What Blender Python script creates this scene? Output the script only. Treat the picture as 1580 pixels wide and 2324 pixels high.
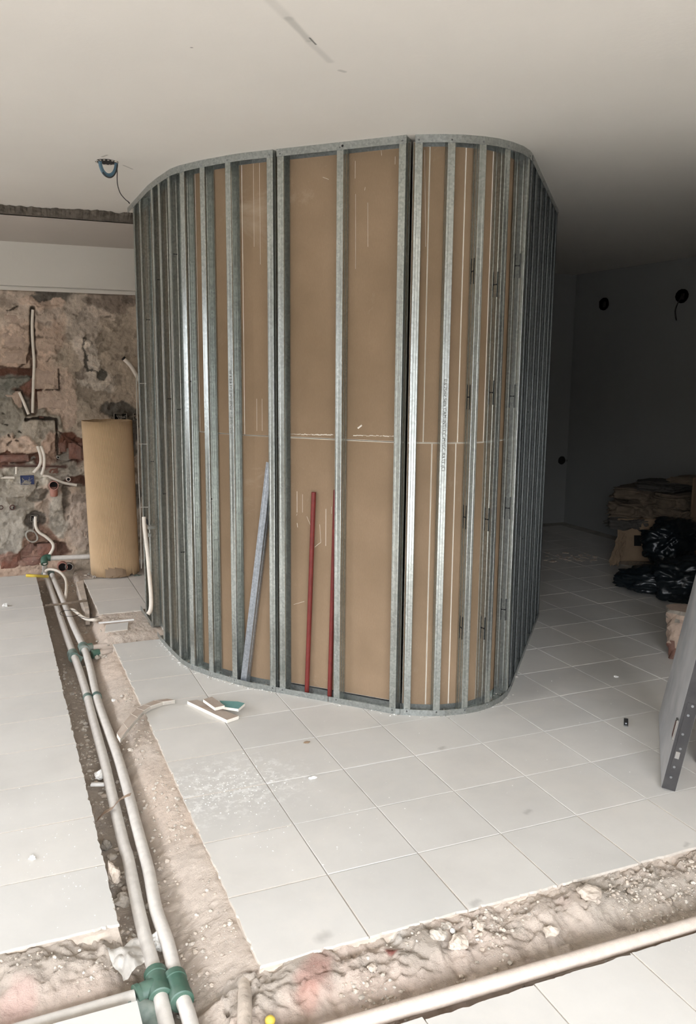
import bpy, math, random
import numpy as np
from mathutils import Vector, Matrix, noise as mnoise
random.seed(7); RNG = np.random.RandomState(11)
for o in list(bpy.data.objects): bpy.data.objects.remove(o)
S = bpy.context.scene
COL = S.collection

# ------------------------------------------------------------------ camera, sky, light, exposure
# room axes: X runs along the tile rows, Y towards the far wall, Z up; camera stands at x=0, y=0
FPX, PITCH, ROLL, YAW, EYE = 1923.84, 0.167279, 0.0088931, 0.399955, 1.62124
cy_, sy_ = math.cos(YAW), math.sin(YAW)
cp_, sp_ = math.cos(PITCH), math.sin(PITCH)
cr_, sr_ = math.cos(ROLL), math.sin(ROLL)
def _room(v): return Vector((v[0]*cy_+v[1]*sy_, -v[0]*sy_+v[1]*cy_, v[2]))
_fw = Vector((0, cp_, -sp_)); _up = Vector((0, sp_, cp_)); _rt = Vector((1, 0, 0))
_rt2 = _rt*cr_+_up*sr_; _up2 = -_rt*sr_+_up*cr_
FW, RT, UP = _room(_fw), _room(_rt2), _room(_up2)
cam = bpy.data.cameras.new('camera'); camo = bpy.data.objects.new('camera', cam); COL.objects.link(camo)
cam.sensor_fit = 'HORIZONTAL'; cam.sensor_width = 36; cam.lens = FPX/1580*36; cam.clip_start = 0.02
M = Matrix((RT, UP, -FW)).transposed().to_4x4(); M.translation = Vector((0, 0, EYE)); camo.matrix_world = M
S.camera = camo
CEIL = 2.605
# daylight: overcast sky seen through the terrace doors behind and the window on the left
W = bpy.data.worlds.new('sky'); S.world = W; W.use_nodes = True
nt = W.node_tree; nt.nodes.clear()
bg = nt.nodes.new('ShaderNodeBackground'); wo = nt.nodes.new('ShaderNodeOutputWorld')
tc = nt.nodes.new('ShaderNodeTexCoord'); sx = nt.nodes.new('ShaderNodeSeparateXYZ'); rp = nt.nodes.new('ShaderNodeValToRGB')
nt.links.new(tc.outputs['Generated'], sx.inputs[0]); nt.links.new(sx.outputs[2], rp.inputs[0])
# overcast sky: the zenith about three times as bright as the horizon
rp.color_ramp.elements[0].position = 0.0; rp.color_ramp.elements[0].color = (0.34, 0.36, 0.40, 1)
rp.color_ramp.elements[1].position = 1.0; rp.color_ramp.elements[1].color = (1.06, 1.10, 1.19, 1)
nt.links.new(rp.outputs[0], bg.inputs[0]); nt.links.new(bg.outputs[0], wo.inputs[0])
bg.inputs[1].default_value = 19.2
S.view_settings.view_transform = 'Standard'; S.view_settings.look = 'None'
S.view_settings.gamma = 1; S.view_settings.use_curve_mapping = False
S.view_settings.exposure = 0.75
def portal(name, loc, rot, sx_, sy2):
    l = bpy.data.lights.new(name, 'AREA'); l.shape = 'RECTANGLE'; l.size = sx_; l.size_y = sy2
    l.cycles.is_portal = True
    o = bpy.data.objects.new(name, l); o.location = loc; o.rotation_euler = rot; COL.objects.link(o)
OPEN_BACK = (-3.1, 1.45, 0.0, 2.40)     # x0,x1,z0,z1 at y=BACKY
OPEN_LEFT = [(1.6, 2.9, 1.05, 2.2), (4.8, 6.5, 1.0, 2.15)]     # y0,y1,z0,z1 at x=LEFTX
BACKY, LEFTX, RIGHTX, FARY, DARKX = -1.5, -3.2, 3.14, 7.22, 5.7
portal('terrace_portal', ((OPEN_BACK[0]+OPEN_BACK[1])/2, BACKY-0.02, 1.18), (-math.pi/2, 0, math.pi), OPEN_BACK[1]-OPEN_BACK[0], 2.35)
for w_ in OPEN_LEFT: portal('window_portal', (LEFTX-0.02, (w_[0]+w_[1])/2, (w_[2]+w_[3])/2), (0, -math.pi/2, 0), w_[3]-w_[2], w_[1]-w_[0])

# ------------------------------------------------------------------ measuring helpers: a sight line met with a real plane
def ray(px, py): return FW*FPX + RT*(px-790) + UP*(1162-py)
def onz(px, py, z=0.0):
    r = ray(px, py); t = (z-EYE)/r.z; return Vector((r.x*t, r.y*t, z))
def ony(px, py, y):
    r = ray(px, py); t = y/r.y; return Vector((r.x*t, y, EYE+r.z*t))
def onx(px, py, x):
    r = ray(px, py); t = x/r.x; return Vector((x, r.y*t, EYE+r.z*t))

# ------------------------------------------------------------------ mesh helpers
class MB:
    def __init__(s): s.v = []; s.f = []; s.m = []
    def add(s, vs, fs, mi=0):
        n = len(s.v); s.v += [tuple(p) for p in vs]; s.f += [tuple(i+n for i in f) for f in fs]; s.m += [mi]*len(fs)
    def box(s, x0, x1, y0, y1, z0, z1, mi=0, bev=0.0, mat=None, topmi=None):
        if bev:
            b = bev
            vs = [(x0+b,y0+b,z0),(x1-b,y0+b,z0),(x1-b,y1-b,z0),(x0+b,y1-b,z0),
                  (x0,y0,z0+b),(x1,y0,z0+b),(x1,y1,z0+b),(x0,y1,z0+b),
                  (x0,y0,z1-b),(x1,y0,z1-b),(x1,y1,z1-b),(x0,y1,z1-b),
                  (x0+b,y0+b,z1),(x1-b,y0+b,z1),(x1-b,y1-b,z1),(x0+b,y1-b,z1)]
            fs = [(3,2,1,0),(12,13,14,15)]
            for k in range(3):
                for i in range(4):
                    j = (i+1) % 4; fs.append((4*k+i, 4*k+j, 4*k+4+j, 4*k+4+i))
        else:
            vs = [(x0,y0,z0),(x1,y0,z0),(x1,y1,z0),(x0,y1,z0),(x0,y0,z1),(x1,y0,z1),(x1,y1,z1),(x0,y1,z1)]
            fs = [(3,2,1,0),(4,5,6,7),(0,1,5,4),(1,2,6,5),(2,3,7,6),(3,0,4,7)]
        if mat is not None: vs = [mat @ Vector(p) for p in vs]
        s.add(vs, fs, mi)
    def tube(s, pts, r, seg=12, mi=0, cap=True, jit=0.0, closed=False):
        pts = [Vector(p) for p in pts]; n = len(pts)
        rr = r if isinstance(r, (list, tuple)) else [r]*n
        vs = []; up = Vector((0, 0, 1)); pn = None
        for i, p in enumerate(pts):
            a = pts[(i-1) % n] if closed else pts[max(i-1, 0)]; b = pts[(i+1) % n] if closed else pts[min(i+1, n-1)]
            t = (b-a).normalized()
            if pn is None:
                pn = t.orthogonal().normalized() if abs(t.z) > .9 else t.cross(up).normalized()
            pn = (pn - t*pn.dot(t)).normalized(); bn = t.cross(pn)
            for k in range(seg):
                an = 2*math.pi*k/seg; q = rr[i]*(1+(random.random()-.5)*jit)
                vs.append(p+(pn*math.cos(an)+bn*math.sin(an))*q)
        fs = []
        for i in range(n if closed else n-1):
            i2 = (i+1) % n
            for k in range(seg):
                k2 = (k+1) % seg; fs.append((i*seg+k, i2*seg+k, i2*seg+k2, i*seg+k2))
        if cap and not closed: fs += [tuple(range(seg-1, -1, -1))][:1]; fs += [tuple((n-1)*seg+k for k in range(seg))]
        s.add(vs, fs, mi)
    def hollow(s, p0, p1, ro, ri, seg=20, mi=0, mi_in=None):
        p0, p1 = Vector(p0), Vector(p1); t = (p1-p0).normalized(); a = t.orthogonal().normalized(); b = t.cross(a)
        vs = []
        for p, r in ((p0, ro), (p1, ro), (p1, ri), (p0, ri)):
            for k in range(seg):
                an = 2*math.pi*k/seg; vs.append(p+(a*math.cos(an)+b*math.sin(an))*r)
        for j in range(4):
            fs = []
            for k in range(seg):
                k2 = (k+1) % seg; j2 = (j+1) % 4; fs.append((j*seg+k, j*seg+k2, j2*seg+k2, j2*seg+k))
            s.add(vs if j == 0 else [], [], mi) if j == 0 else None
            base = len(s.v)-len(vs)
            s.f += [tuple(i+base for i in f) for f in fs]; s.m += [mi if (j != 2 or mi_in is None) else mi_in]*len(fs)
    def prism(s, poly, z0, z1, mi=0, cham=0.0, mi2=None, mat=None):
        """upright prism over a counter-clockwise polygon; cham lays a bevelled rim (material mi2) round the top"""
        n = len(poly); c = Vector((sum(p[0] for p in poly)/n, sum(p[1] for p in poly)/n))
        vs = [(p[0], p[1], z0) for p in poly]+[(p[0], p[1], z1-cham) for p in poly]
        if cham:
            for i, p in enumerate(poly):
                q = Vector((p[0], p[1])); d = (c-q); d.normalize(); k = cham*random.uniform(.5, 1.8)
                vs.append((q.x+d.x*k*1.4, q.y+d.y*k*1.4, z1))
        if mat is not None: vs = [mat @ Vector(p) for p in vs]
        fs = [tuple(range(n-1, -1, -1))]; m = [mi2 if mi2 is not None else mi]
        for i in range(n):
            j = (i+1) % n; fs.append((i, j, n+j, n+i)); m.append(mi2 if mi2 is not None else mi)
            if cham: fs.append((n+i, n+j, 2*n+j, 2*n+i)); m.append(mi2 if mi2 is not None else mi)
        o = 2*n if cham else n
        fs.append(tuple(range(o, o+n))); m.append(mi)
        b = len(s.v); s.v += [tuple(p) for p in vs]; s.f += [tuple(i+b for i in f) for f in fs]; s.m += m
    def build(s, name, mats, parent=None, smooth=False, org=None):
        if not isinstance(mats, (list, tuple)): mats = [mats]
        v = np.array(s.v, dtype=float)
        if parent is not None: org = Vector(parent['_o'])
        elif org is None:
            org = Vector(((v[:,0].min()+v[:,0].max())/2, (v[:,1].min()+v[:,1].max())/2, v[:,2].min()))
        v = v-np.array(org)
        me = bpy.data.meshes.new(name); me.from_pydata(v.tolist(), [], s.f)
        for m in mats: me.materials.append(m)
        me.polygons.foreach_set('material_index', s.m)
        if smooth: me.polygons.foreach_set('use_smooth', [True]*len(s.f))
        me.update()
        o = bpy.data.objects.new(name, me); COL.objects.link(o)
        if parent is not None: o.parent = parent
        else: o.location = org
        o['_o'] = tuple(org)
        return o
def autosmooth(o, deg=40):
    me = o.data
    me.polygons.foreach_set('use_smooth', [True]*len(me.polygons))
    import bmesh
    bm = bmesh.new(); bm.from_mesh(me); a = math.radians(deg)
    for e in bm.edges:
        if len(e.link_faces) == 2 and e.calc_face_angle(0) > a: e.smooth = False
    bm.to_mesh(me); bm.free()
def empty(name, loc):
    o = bpy.data.objects.new(name, None); o.empty_display_size = .1; COL.objects.link(o); o.location = loc; o['_o'] = tuple(loc); return o
def tag(o, label=None, cat=None, group=None, kind=None):
    if label: o['label'] = label
    if cat: o['category'] = cat
    if group: o['group'] = group
    if kind: o['kind'] = kind
    return o

# ------------------------------------------------------------------ numpy value noise
_T = RNG.rand(256, 256)
def vn(x, y):
    x = np.asarray(x, float); y = np.asarray(y, float)
    xi = np.floor(x).astype(int); yi = np.floor(y).astype(int); fx = x-xi; fy = y-yi
    fx = fx*fx*(3-2*fx); fy = fy*fy*(3-2*fy)
    g = lambda a, b: _T[a % 256, b % 256]
    return (g(xi,yi)*(1-fx)+g(xi+1,yi)*fx)*(1-fy)+(g(xi,yi+1)*(1-fx)+g(xi+1,yi+1)*fx)*fy
def fbm(x, y, o=4, g=.5):
    r = 0; a = 1; t = 0
    for k in range(o): r = r+a*vn(x*2**k+17.3*k, y*2**k+5.1*k); t += a; a *= g
    return r/t
def sstep(a, b, x): t = np.clip((x-a)/(b-a), 0, 1); return t*t*(3-2*t)

# ------------------------------------------------------------------ materials
def srgb(r, g, b): return tuple(((c/255)/12.92 if c/255 <= .04045 else ((c/255+.055)/1.055)**2.4) for c in (r, g, b))+(1,)
class NT:
    def __init__(s, name):
        s.m = bpy.data.materials.new(name); s.m.use_nodes = True; s.t = s.m.node_tree; s.b = s.t.nodes['Principled BSDF']
    def n(s, ty, **k):
        x = s.t.nodes.new(ty)
        for a, v in k.items(): setattr(x, a, v)
        return x
    def l(s, a, b): s.t.links.new(a, b)
    def noise(s, scale, detail=4, rough=.55, vec=None, dist=0):
        x = s.n('ShaderNodeTexNoise'); x.inputs['Scale'].default_value = scale; x.inputs['Detail'].default_value = detail
        x.inputs['Roughness'].default_value = rough; x.inputs['Distortion'].default_value = dist
        if vec is not None: s.l(vec, x.inputs['Vector'])
        return x.outputs[0]
    def ramp(s, inp, a, b, ca=(0,0,0,1), cb=(1,1,1,1)):
        x = s.n('ShaderNodeValToRGB'); e = x.color_ramp.elements; e[0].position = a; e[1].position = b; e[0].color = ca; e[1].color = cb
        s.l(inp, x.inputs[0]); return x.outputs[0]
    def mix(s, fac, a, b, mode='MIX'):
        x = s.n('ShaderNodeMix', data_type='RGBA', blend_type=mode)
        for i, v in ((0, fac), (6, a), (7, b)):
            if isinstance(v, (float, int)): x.inputs[i].default_value = v
            elif isinstance(v, tuple): x.inputs[i].default_value = v
            else: s.l(v, x.inputs[i])
        return x.outputs[2]
    def math(s, op, a, b=None, clamp=False):
        x = s.n('ShaderNodeMath', operation=op, use_clamp=clamp)
        for i, v in ((0, a), (1, b)):
            if v is None: continue
            if isinstance(v, (float, int)): x.inputs[i].default_value = v
            else: s.l(v, x.inputs[i])
        return x.outputs[0]
    def bump(s, h, st=.3, d=.01):
        x = s.n('ShaderNodeBump'); x.inputs['Strength'].default_value = st; x.inputs['Distance'].default_value = d
        s.l(h, x.inputs['Height']); s.l(x.outputs[0], s.b.inputs['Normal'])
    def pos(s):
        g = s.n('ShaderNodeNewGeometry'); return g.outputs['Position']
    def obj(s): return s.n('ShaderNodeTexCoord').outputs['Object']
    def rnd(s): return s.n('ShaderNodeObjectInfo').outputs['Random']
    def scalev(s, vec, v):
        x = s.n('ShaderNodeMapping'); x.inputs['Scale'].default_value = v; s.l(vec, x.inputs[0]); return x.outputs[0]
    def seg(s, a, b, r0, r1, wob=.0):
        """mask 1 near the segment a-b (world x,y), fading between r0 and r1"""
        P = s.pos(); A = Vector((a[0], a[1], 0)); B = Vector((b[0], b[1], 0)); d = B-A; L2 = d.length_squared
        m0 = s.n('ShaderNodeVectorMath', operation='MULTIPLY'); s.l(P, m0.inputs[0]); m0.inputs[1].default_value = (1, 1, 0)
        sub = s.n('ShaderNodeVectorMath', operation='SUBTRACT'); s.l(m0.outputs[0], sub.inputs[0]); sub.inputs[1].default_value = A
        dot = s.n('ShaderNodeVectorMath', operation='DOT_PRODUCT'); s.l(sub.outputs[0], dot.inputs[0]); dot.inputs[1].default_value = d
        t = s.math('DIVIDE', dot.outputs['Value'], L2, True)
        sc = s.n('ShaderNodeVectorMath', operation='SCALE'); sc.inputs[0].default_value = d; s.l(t, sc.inputs['Scale'])
        s2 = s.n('ShaderNodeVectorMath', operation='SUBTRACT'); s.l(sub.outputs[0], s2.inputs[0]); s.l(sc.outputs[0], s2.inputs[1])
        ln = s.n('ShaderNodeVectorMath', operation='LENGTH'); s.l(s2.outputs[0], ln.inputs[0])
        v = ln.outputs['Value']
        if wob: v = s.math('ADD', v, s.math('MULTIPLY', s.math('SUBTRACT', s.noise(18, 4, .6), .5), wob))
        mr = s.n('ShaderNodeMapRange', interpolation_type='SMOOTHSTEP'); s.l(v, mr.inputs[0])
        mr.inputs[1].default_value = r0; mr.inputs[2].default_value = r1; mr.inputs[3].default_value = 1; mr.inputs[4].default_value = 0
        return mr.outputs[0]
def simple(name, col, rough=.6, metal=0, var=.12, scale=20, bump=0, bscale=60, spec=.5, dust=0):
    t = NT(name); c = col
    d = tuple(x*(1-var) for x in col[:3])+(1,); u = tuple(min(1, x*(1+var)) for x in col[:3])+(1,)
    out = t.mix(t.ramp(t.noise(scale, 5, .6, t.pos()), .3, .7), d, u)
    if dust: out = t.mix(t.math('MULTIPLY', t.ramp(t.noise(7, 6, .65, t.pos()), .35, .7), dust), out, srgb(205, 198, 188))
    t.l(out, t.b.inputs['Base Color']); t.b.inputs['Roughness'].default_value = rough; t.b.inputs['Metallic'].default_value = metal
    t.b.inputs['Specular IOR Level'].default_value = spec
    if bump: t.bump(t.noise(bscale, 5, .6, t.pos()), bump, .005)
    return t.m
def galvanised(name, base, r0, r1, dirt=.25, stretch=None):
    t = NT(name); P = t.pos()
    vo = t.n('ShaderNodeTexVoronoi'); vo.inputs['Scale'].default_value = 110; t.l(P, vo.inputs['Vector'])
    sp = t.ramp(vo.outputs['Color'], .2, .8)
    col = t.mix(sp, tuple(x*.74 for x in base[:3])+(1,), base)
    st = t.noise(14, 5, .6, P)
    col = t.mix(t.math('MULTIPLY', t.ramp(st, .35, .7), .12), col, tuple(x*.6 for x in base[:3])+(1,))
    big = t.ramp(t.noise(5, 5, .65, P), .52, .72)
    col = t.mix(t.math('MULTIPLY', big, dirt), col, srgb(150, 148, 138))
    t.l(col, t.b.inputs['Base Color']); t.b.inputs['Metallic'].default_value = .84
    t.b.inputs['Roughness'].default_value = (r0+r1)/2
    return t.m
M_ZINC = galvanised('galvanised_steel', srgb(190, 194, 188), .22, .27)
M_ZINCD = galvanised('shaded_weathered_galvanised_steel', srgb(128, 132, 130), .3, .5, .12)  # dirtier zinc, darkened further to stand in for shade on the receding frame
M_TRACK = galvanised('galvanised_track', srgb(182, 186, 182), .32, .4, .30)
M_LOOSE = galvanised('galvanised_loose', srgb(184, 190, 196), .28, .45, .15)
M_SCREW = simple('screw_steel', srgb(150, 152, 152), .35, .9)
M_SLOT = simple('slot_shadow', srgb(14, 14, 13), .9)
M_INK = simple('printing_ink', srgb(120, 118, 112), .7)
def board_mat():
    t = NT('gypsum_paper'); P = t.pos()
    a = t.mix(t.ramp(t.noise(3, 5, .6, P), .3, .7), srgb(141, 119, 94), srgb(157, 133, 107))
    fib = t.noise(260, 3, .7, t.scalev(P, (1, 1, .25)))
    a = t.mix(t.math('MULTIPLY', t.ramp(fib, .3, .7), .22), a, srgb(120, 100, 78))
    sm = t.ramp(t.noise(2.2, 6, .7, P, .6), .60, .74)
    a = t.mix(t.math('MULTIPLY', sm, .30), a, srgb(205, 188, 166))
    t.l(a, t.b.inputs['Base Color']); t.b.inputs['Roughness'].default_value = .78; t.b.inputs['Specular IOR Level'].default_value = .25
    t.bump(fib, .08, .002); return t.m
M_BOARD = board_mat()
M_GYP = simple('gypsum_core', srgb(240, 232, 218), .9, var=.06, bump=.4, bscale=250)
M_TEALP = simple('teal_board_paper', srgb(106, 150, 144), .75, var=.08, scale=40)
M_OFFP = simple('offcut_paper', srgb(160, 140, 122), .8, var=.10, scale=30, dust=.45)
M_REDP = simple('red_oxide_tube', srgb(116, 44, 38), .5, .0, var=.18, scale=25, spec=.4)
def white_paint(name, col, smudges=(), varc=.05):
    t = NT(name); P = t.pos()
    d = tuple(x*(1-varc) for x in col[:3])+(1,)
    c = t.mix(t.ramp(t.noise(1.3, 5, .6, P), .3, .7), d, col)
    for (a, b, r0, r1, k, wob, dk) in smudges:
        c = t.mix(t.math('MULTIPLY', t.seg(a, b, r0, r1, wob), k), c, dk)
    t.l(c, t.b.inputs['Base Color']); t.b.inputs['Roughness'].default_value = .85; t.b.inputs['Specular IOR Level'].default_value = .2
    t.bump(t.noise(40, 6, .6, P), .08, .01); return t.m
c_ = lambda x, y: tuple(onz(x, y, CEIL))
M_CEIL = white_paint('ceiling_paint', srgb(222, 216, 206), [
    (c_(655, 42), c_(702, 92), .006, .020, .45, .02, srgb(150, 148, 140)),
    (c_(612, 0), c_(655, 42), .004, .025, .2, .03, srgb(150, 148, 140)),
    (c_(702, 95), c_(750, 140), .004, .020, .3, .02, srgb(160, 157, 150)),
    (c_(772, 160), c_(782, 163), .004, .012, .35, .01, srgb(120, 118, 110)),
    (c_(703, 86), c_(717, 101), .001, .006, .85, .012, srgb(80, 78, 72)),
    (c_(280, 375), c_(301, 384), .0, .008, .6, .005, srgb(120, 112, 102)),
    (c_(232, 356), c_(243, 352), .0, .01, .6, .01, srgb(130, 120, 110)),
    (c_(434, 108), c_(436, 108), .0, .006, .8, .0, srgb(70, 66, 60))])
M_SOFF = white_paint('far_soffit_paint', srgb(196, 188, 178))
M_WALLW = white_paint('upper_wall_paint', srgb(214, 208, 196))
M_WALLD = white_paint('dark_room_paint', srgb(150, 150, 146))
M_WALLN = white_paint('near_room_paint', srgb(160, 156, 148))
def tile_mat():
    t = NT('floor_tile_glaze'); P = t.pos(); R = t.rnd()
    a = t.mix(t.ramp(t.noise(2.5, 6, .6, P), .3, .7), srgb(206, 202, 194), srgb(220, 216, 208))
    a = t.mix(t.math('MULTIPLY', R, .35), a, srgb(188, 187, 182))
    dust = t.ramp(t.noise(1.7, 7, .68, P, .4), .5, .72)
    a = t.mix(t.math('MULTIPLY', dust, .45), a, srgb(224, 217, 206))
    vo = t.n('ShaderNodeTexVoronoi'); vo.inputs['Scale'].default_value = 75; t.l(P, vo.inputs['Vector'])
    sp = t.math('MULTIPLY', t.ramp(vo.outputs['Distance'], .06, .12, (1,1,1,1), (0,0,0,1)), t.ramp(t.noise(2.0, 3, .5, P), .55, .66))
    a = t.mix(t.math('MULTIPLY', sp, .8), a, srgb(240, 236, 228))
    sc = t.math('MULTIPLY', t.ramp(t.noise(6, 8, .8, t.scalev(P, (1, 3, 1)), 1.5), .66, .72), .5)
    a = t.mix(sc, a, srgb(165, 160, 150))
    # chalky plaster smear left of centre
    s1 = t.seg(tuple(onz(440, 1800)), tuple(onz(560, 1770)), .05, .33, .35)
    s1 = t.math('MULTIPLY', s1, t.ramp(t.noise(26, 6, .75, P), .50, .58))
    a = t.mix(t.math('MULTIPLY', s1, .75), a, srgb(238, 236, 230))
    for q, r in (((728, 2130), .03), ((1075, 2053), .02), ((1195, 1845), .02), ((1556, 1920), .014), ((1000,1700),.02)):
        w = onz(*q); a = t.mix(t.math('MULTIPLY', t.seg(w, w+Vector((.02, .01, 0)), .0, r, .02), .4), a, srgb(140, 136, 128))
    t.l(a, t.b.inputs['Base Color'])
    rr = t.n('ShaderNodeMapRange'); t.l(t.noise(3, 6, .7, P), rr.inputs[0]); rr.inputs[3].default_value = .42; rr.inputs[4].default_value = .8
    t.l(rr.outputs[0], t.b.inputs['Roughness']); t.b.inputs['Specular IOR Level'].default_value = .4
    t.bump(t.noise(25, 4, .6, P), .05, .004); return t.m
M_TILE = tile_mat()
M_TBODY = simple('tile_body', srgb(206, 197, 184), .9, var=.08, scale=60, bump=.4, bscale=150)
M_GROUT = simple('tile_grout', srgb(176, 170, 160), .95, var=.22, scale=7, bump=.3)
M_SCREED = simple('screed', srgb(194, 180, 164), .95, var=.22, scale=18, bump=.8, bscale=55)
def vc_mat(name, rough=.95, bs=.5, bscale=70, grain=.16):
    t = NT(name); P = t.pos()
    at = t.n('ShaderNodeVertexColor', layer_name='Col')
    c = t.mix(t.math('MULTIPLY', t.ramp(t.noise(90, 6, .75, P), .35, .7), grain), at.outputs[0], srgb(96, 84, 72))
    c = t.mix(t.math('MULTIPLY', t.ramp(t.noise(160, 4, .7, P), .62, .70), .35), c, srgb(232, 224, 212))
    t.l(c, t.b.inputs['Base Color']); t.b.inputs['Roughness'].default_value = rough; t.b.inputs['Specular IOR Level'].default_value = .1
    t.bump(t.noise(bscale, 8, .72, P), bs, .012); return t.m
M_DIRT = vc_mat('trench_dirt', bs=1.0, bscale=55, grain=.09)
M_MASON = vc_mat('stripped_masonry', bs=1.0, bscale=40, grain=.16)
M_BRICKR = simple('red_hollow_brick', srgb(122, 80, 64), .9, var=.2, scale=22, bump=.6, dust=.2)
M_BRICKP = simple('plaster_smeared_brick', srgb(182, 160, 142), .93, var=.14, scale=22, bump=.8, bscale=45)
M_CONC = simple('rough_concrete', srgb(146, 138, 126), .95, var=.22, scale=16, bump=1.0, bscale=40)
M_PPR = simple('white_supply_pipe', srgb(210, 204, 195), .6, var=.08, scale=30, bump=.25, bscale=300, spec=.3)
M_PPRD = simple('dusty_supply_pipe', srgb(205, 190, 176), .85, var=.1, scale=40, bump=.3, bscale=200)
M_GREEN = simple('green_fitting_plastic', srgb(36, 84, 66), .5, var=.12, scale=12, dust=.15)
M_GREEND = simple('dusty_green_fitting', srgb(74, 102, 92), .7, var=.15, scale=14, dust=.4)
M_COND = simple('white_conduit_plastic', srgb(226, 216, 200), .5, var=.08, scale=30)
M_BLUE = simple('blue_box_plastic', srgb(36, 52, 100), .5, var=.15)
M_BLUEC = simple('blue_conduit_plastic', srgb(80, 108, 122), .45, var=.1)
M_WIRE = simple('dark_wire', srgb(44, 38, 34), .6)
M_WIREL = simple('pale_wire', srgb(168, 162, 150), .6)
M_ORANGE = simple('orange_drain_plastic', srgb(168, 104, 84), .6, var=.12, dust=.35)
M_DARKHOLE = simple('hole_interior', srgb(34, 28, 26), .95)
M_RUST = simple('rusty_steel', srgb(92, 66, 58), .8, .2, var=.25)
M_KRAFT = simple('corrugated_kraft', srgb(198, 170, 134), .8, var=.06, scale=6)
M_KRAFTD = simple('kraft_paper_old', srgb(140, 118, 94), .85, var=.12, scale=10)
M_YELLOW = simple('yellow_plastic', srgb(214, 186, 60), .5, dust=.2)
M_WOODD = simple('weathered_wood', srgb(120, 106, 90), .9, var=.25, scale=50)
M_WOODL = simple('thin_brown_strip', srgb(160, 138, 118), .7, var=.12)
M_BAG = simple('black_bin_liner', srgb(22, 29, 33), .3, spec=.5, var=.1, bump=.6, bscale=9)
M_SACK = simple('grey_brown_sacking', srgb(112, 98, 82), .95, var=.2, scale=9, bump=.5)
M_SACK2 = simple('dark_grey_sacking', srgb(84, 80, 74), .95, var=.2, scale=9, bump=.5)
M_DOORL = simple('grey_steel_leaf', srgb(160, 160, 160), .6, .0, var=.28, scale=3.2, dust=.3)
M_DOORE = simple('dark_steel_edge', srgb(40, 38, 38), .6, .0, var=.15, dust=.05)
M_CHROME = simple('chrome_latch', srgb(190, 188, 184), .25, .9)
M_WHITEP = simple('white_plaster_chip', srgb(240, 238, 232), .9, var=.06, bump=.4)
M_STONE = simple('grey_rubble', srgb(188, 178, 164), .95, var=.2, scale=30, bump=.8)
M_TERR = simple('terrace_paving', srgb(84, 82, 80), .9, scale=2)
def film():
    t = NT('translucent_film'); t.l(t.mix(t.ramp(t.noise(20, 5, .6, t.pos()), .3, .7), srgb(226, 222, 212), srgb(206, 200, 190)), t.b.inputs['Base Color'])
    t.b.inputs['Roughness'].default_value = .4; t.b.inputs['Alpha'].default_value = .38; return t.m
M_FILM = film()

# ------------------------------------------------------------------ room shell
b = MB(); b.box(LEFTX-.2, DARKX+.3, BACKY-.2, FARY+.6, -.5, -.20); floor = b.build('floor', M_SCREED, org=Vector((0, 0, 0))); tag(floor, kind='structure')
b = MB()
b.box(LEFTX, DARKX+.2, BACKY-.2, 5.95, CEIL, CEIL+.2); b.box(1.6, DARKX+.2, 5.95, FARY+.5, CEIL, CEIL+.2)
b.box(LEFTX, 1.6, 5.95, FARY+.5, 2.62, CEIL+.2)
ceiling = b.build('ceiling', M_CEIL, org=Vector((0, 0, CEIL))); tag(ceiling, kind='structure')
b = MB(); b.box(LEFTX, 1.6, 5.93, FARY+.3, 2.556, 2.62); so = b.build('trim_1', M_SOFF); tag(so, kind='structure')
# broken plaster lip between the two ceilings
b = MB(); n = 420; xs = np.linspace(-2.0, 1.6, n); rows = 6
vs = []
for j in range(rows):
    w = j/(rows-1)
    for i, x in enumerate(xs):
        top = CEIL+.004; y_top = 5.925-.42*max(0, float(fbm(np.array(x*4.+3), np.array(2.2), 6, .62))-.36)-.03*float(vn(np.array(x*40.), np.array(3.3)))
        y = y_top*(1-w)+5.925*w+ .012*(vn(x*60, j*3.1)-.5)
        z = (top-.004*0)*(1-w)+2.556*w
        if j == 0: z = CEIL-.001
        vs.append((x, y - (.0 if j else .0), z))
fs = [(j*n+i, j*n+i+1, (j+1)*n+i+1, (j+1)*n+i) for j in range(rows-1) for i in range(n-1)]
vs2 = vs+[(x, 5.96, 2.556) for x in xs]+[(x, 5.96, CEIL) for x in xs]
fs += [((rows-1)*n+i, (rows-1)*n+i+1, rows*n+i+1, rows*n+i) for i in range(n-1)]
b.add(vs2, fs); lip = b.build('trim_2', simple('broken_lip_plaster', srgb(96, 88, 78), .95, var=.4, scale=26, bump=1.0, bscale=50)); tag(lip, kind='structure')

def wall_hole(name, mat, axis, pos, a0, a1, hole=None, z1=CEIL, th=.2, sign=1):
    b = MB(); p0, p1 = (pos, pos+th*sign) if sign > 0 else (pos+th*sign, pos)
    def bx(u0, u1, z0, z2):
        if u1-u0 < .001 or z2-z0 < .001: return
        if axis == 'y': b.box(u0, u1, p0, p1, z0, z2)
        else: b.box(p0, p1, u0, u1, z0, z2)
    x = a0
    for h0, h1, g0, g1 in (hole or []):
        bx(x, h0, -.3, z1); bx(h0, h1, -.3, g0); bx(h0, h1, g1, z1); x = h1
    bx(x, a1, -.3, z1)
    return tag(b.build(name, mat), kind='structure')
wall_hole('wall_behind', M_WALLN, 'y', BACKY, LEFTX, RIGHTX, [OPEN_BACK], sign=-1)
wall_hole('wall_left', M_WALLN, 'x', LEFTX, BACKY, FARY+.3, OPEN_LEFT, sign=-1)
wall_hole('wall_right', M_WALLN, 'x', RIGHTX, BACKY, 2.75, None)
wall_hole('wall_return', M_WALLN, 'y', 2.60, RIGHTX+.2, DARKX+.2, None, th=.15)
wall_hole('wall_dark_side', M_WALLD, 'x', DARKX, 2.60, FARY+.4, None)
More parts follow.
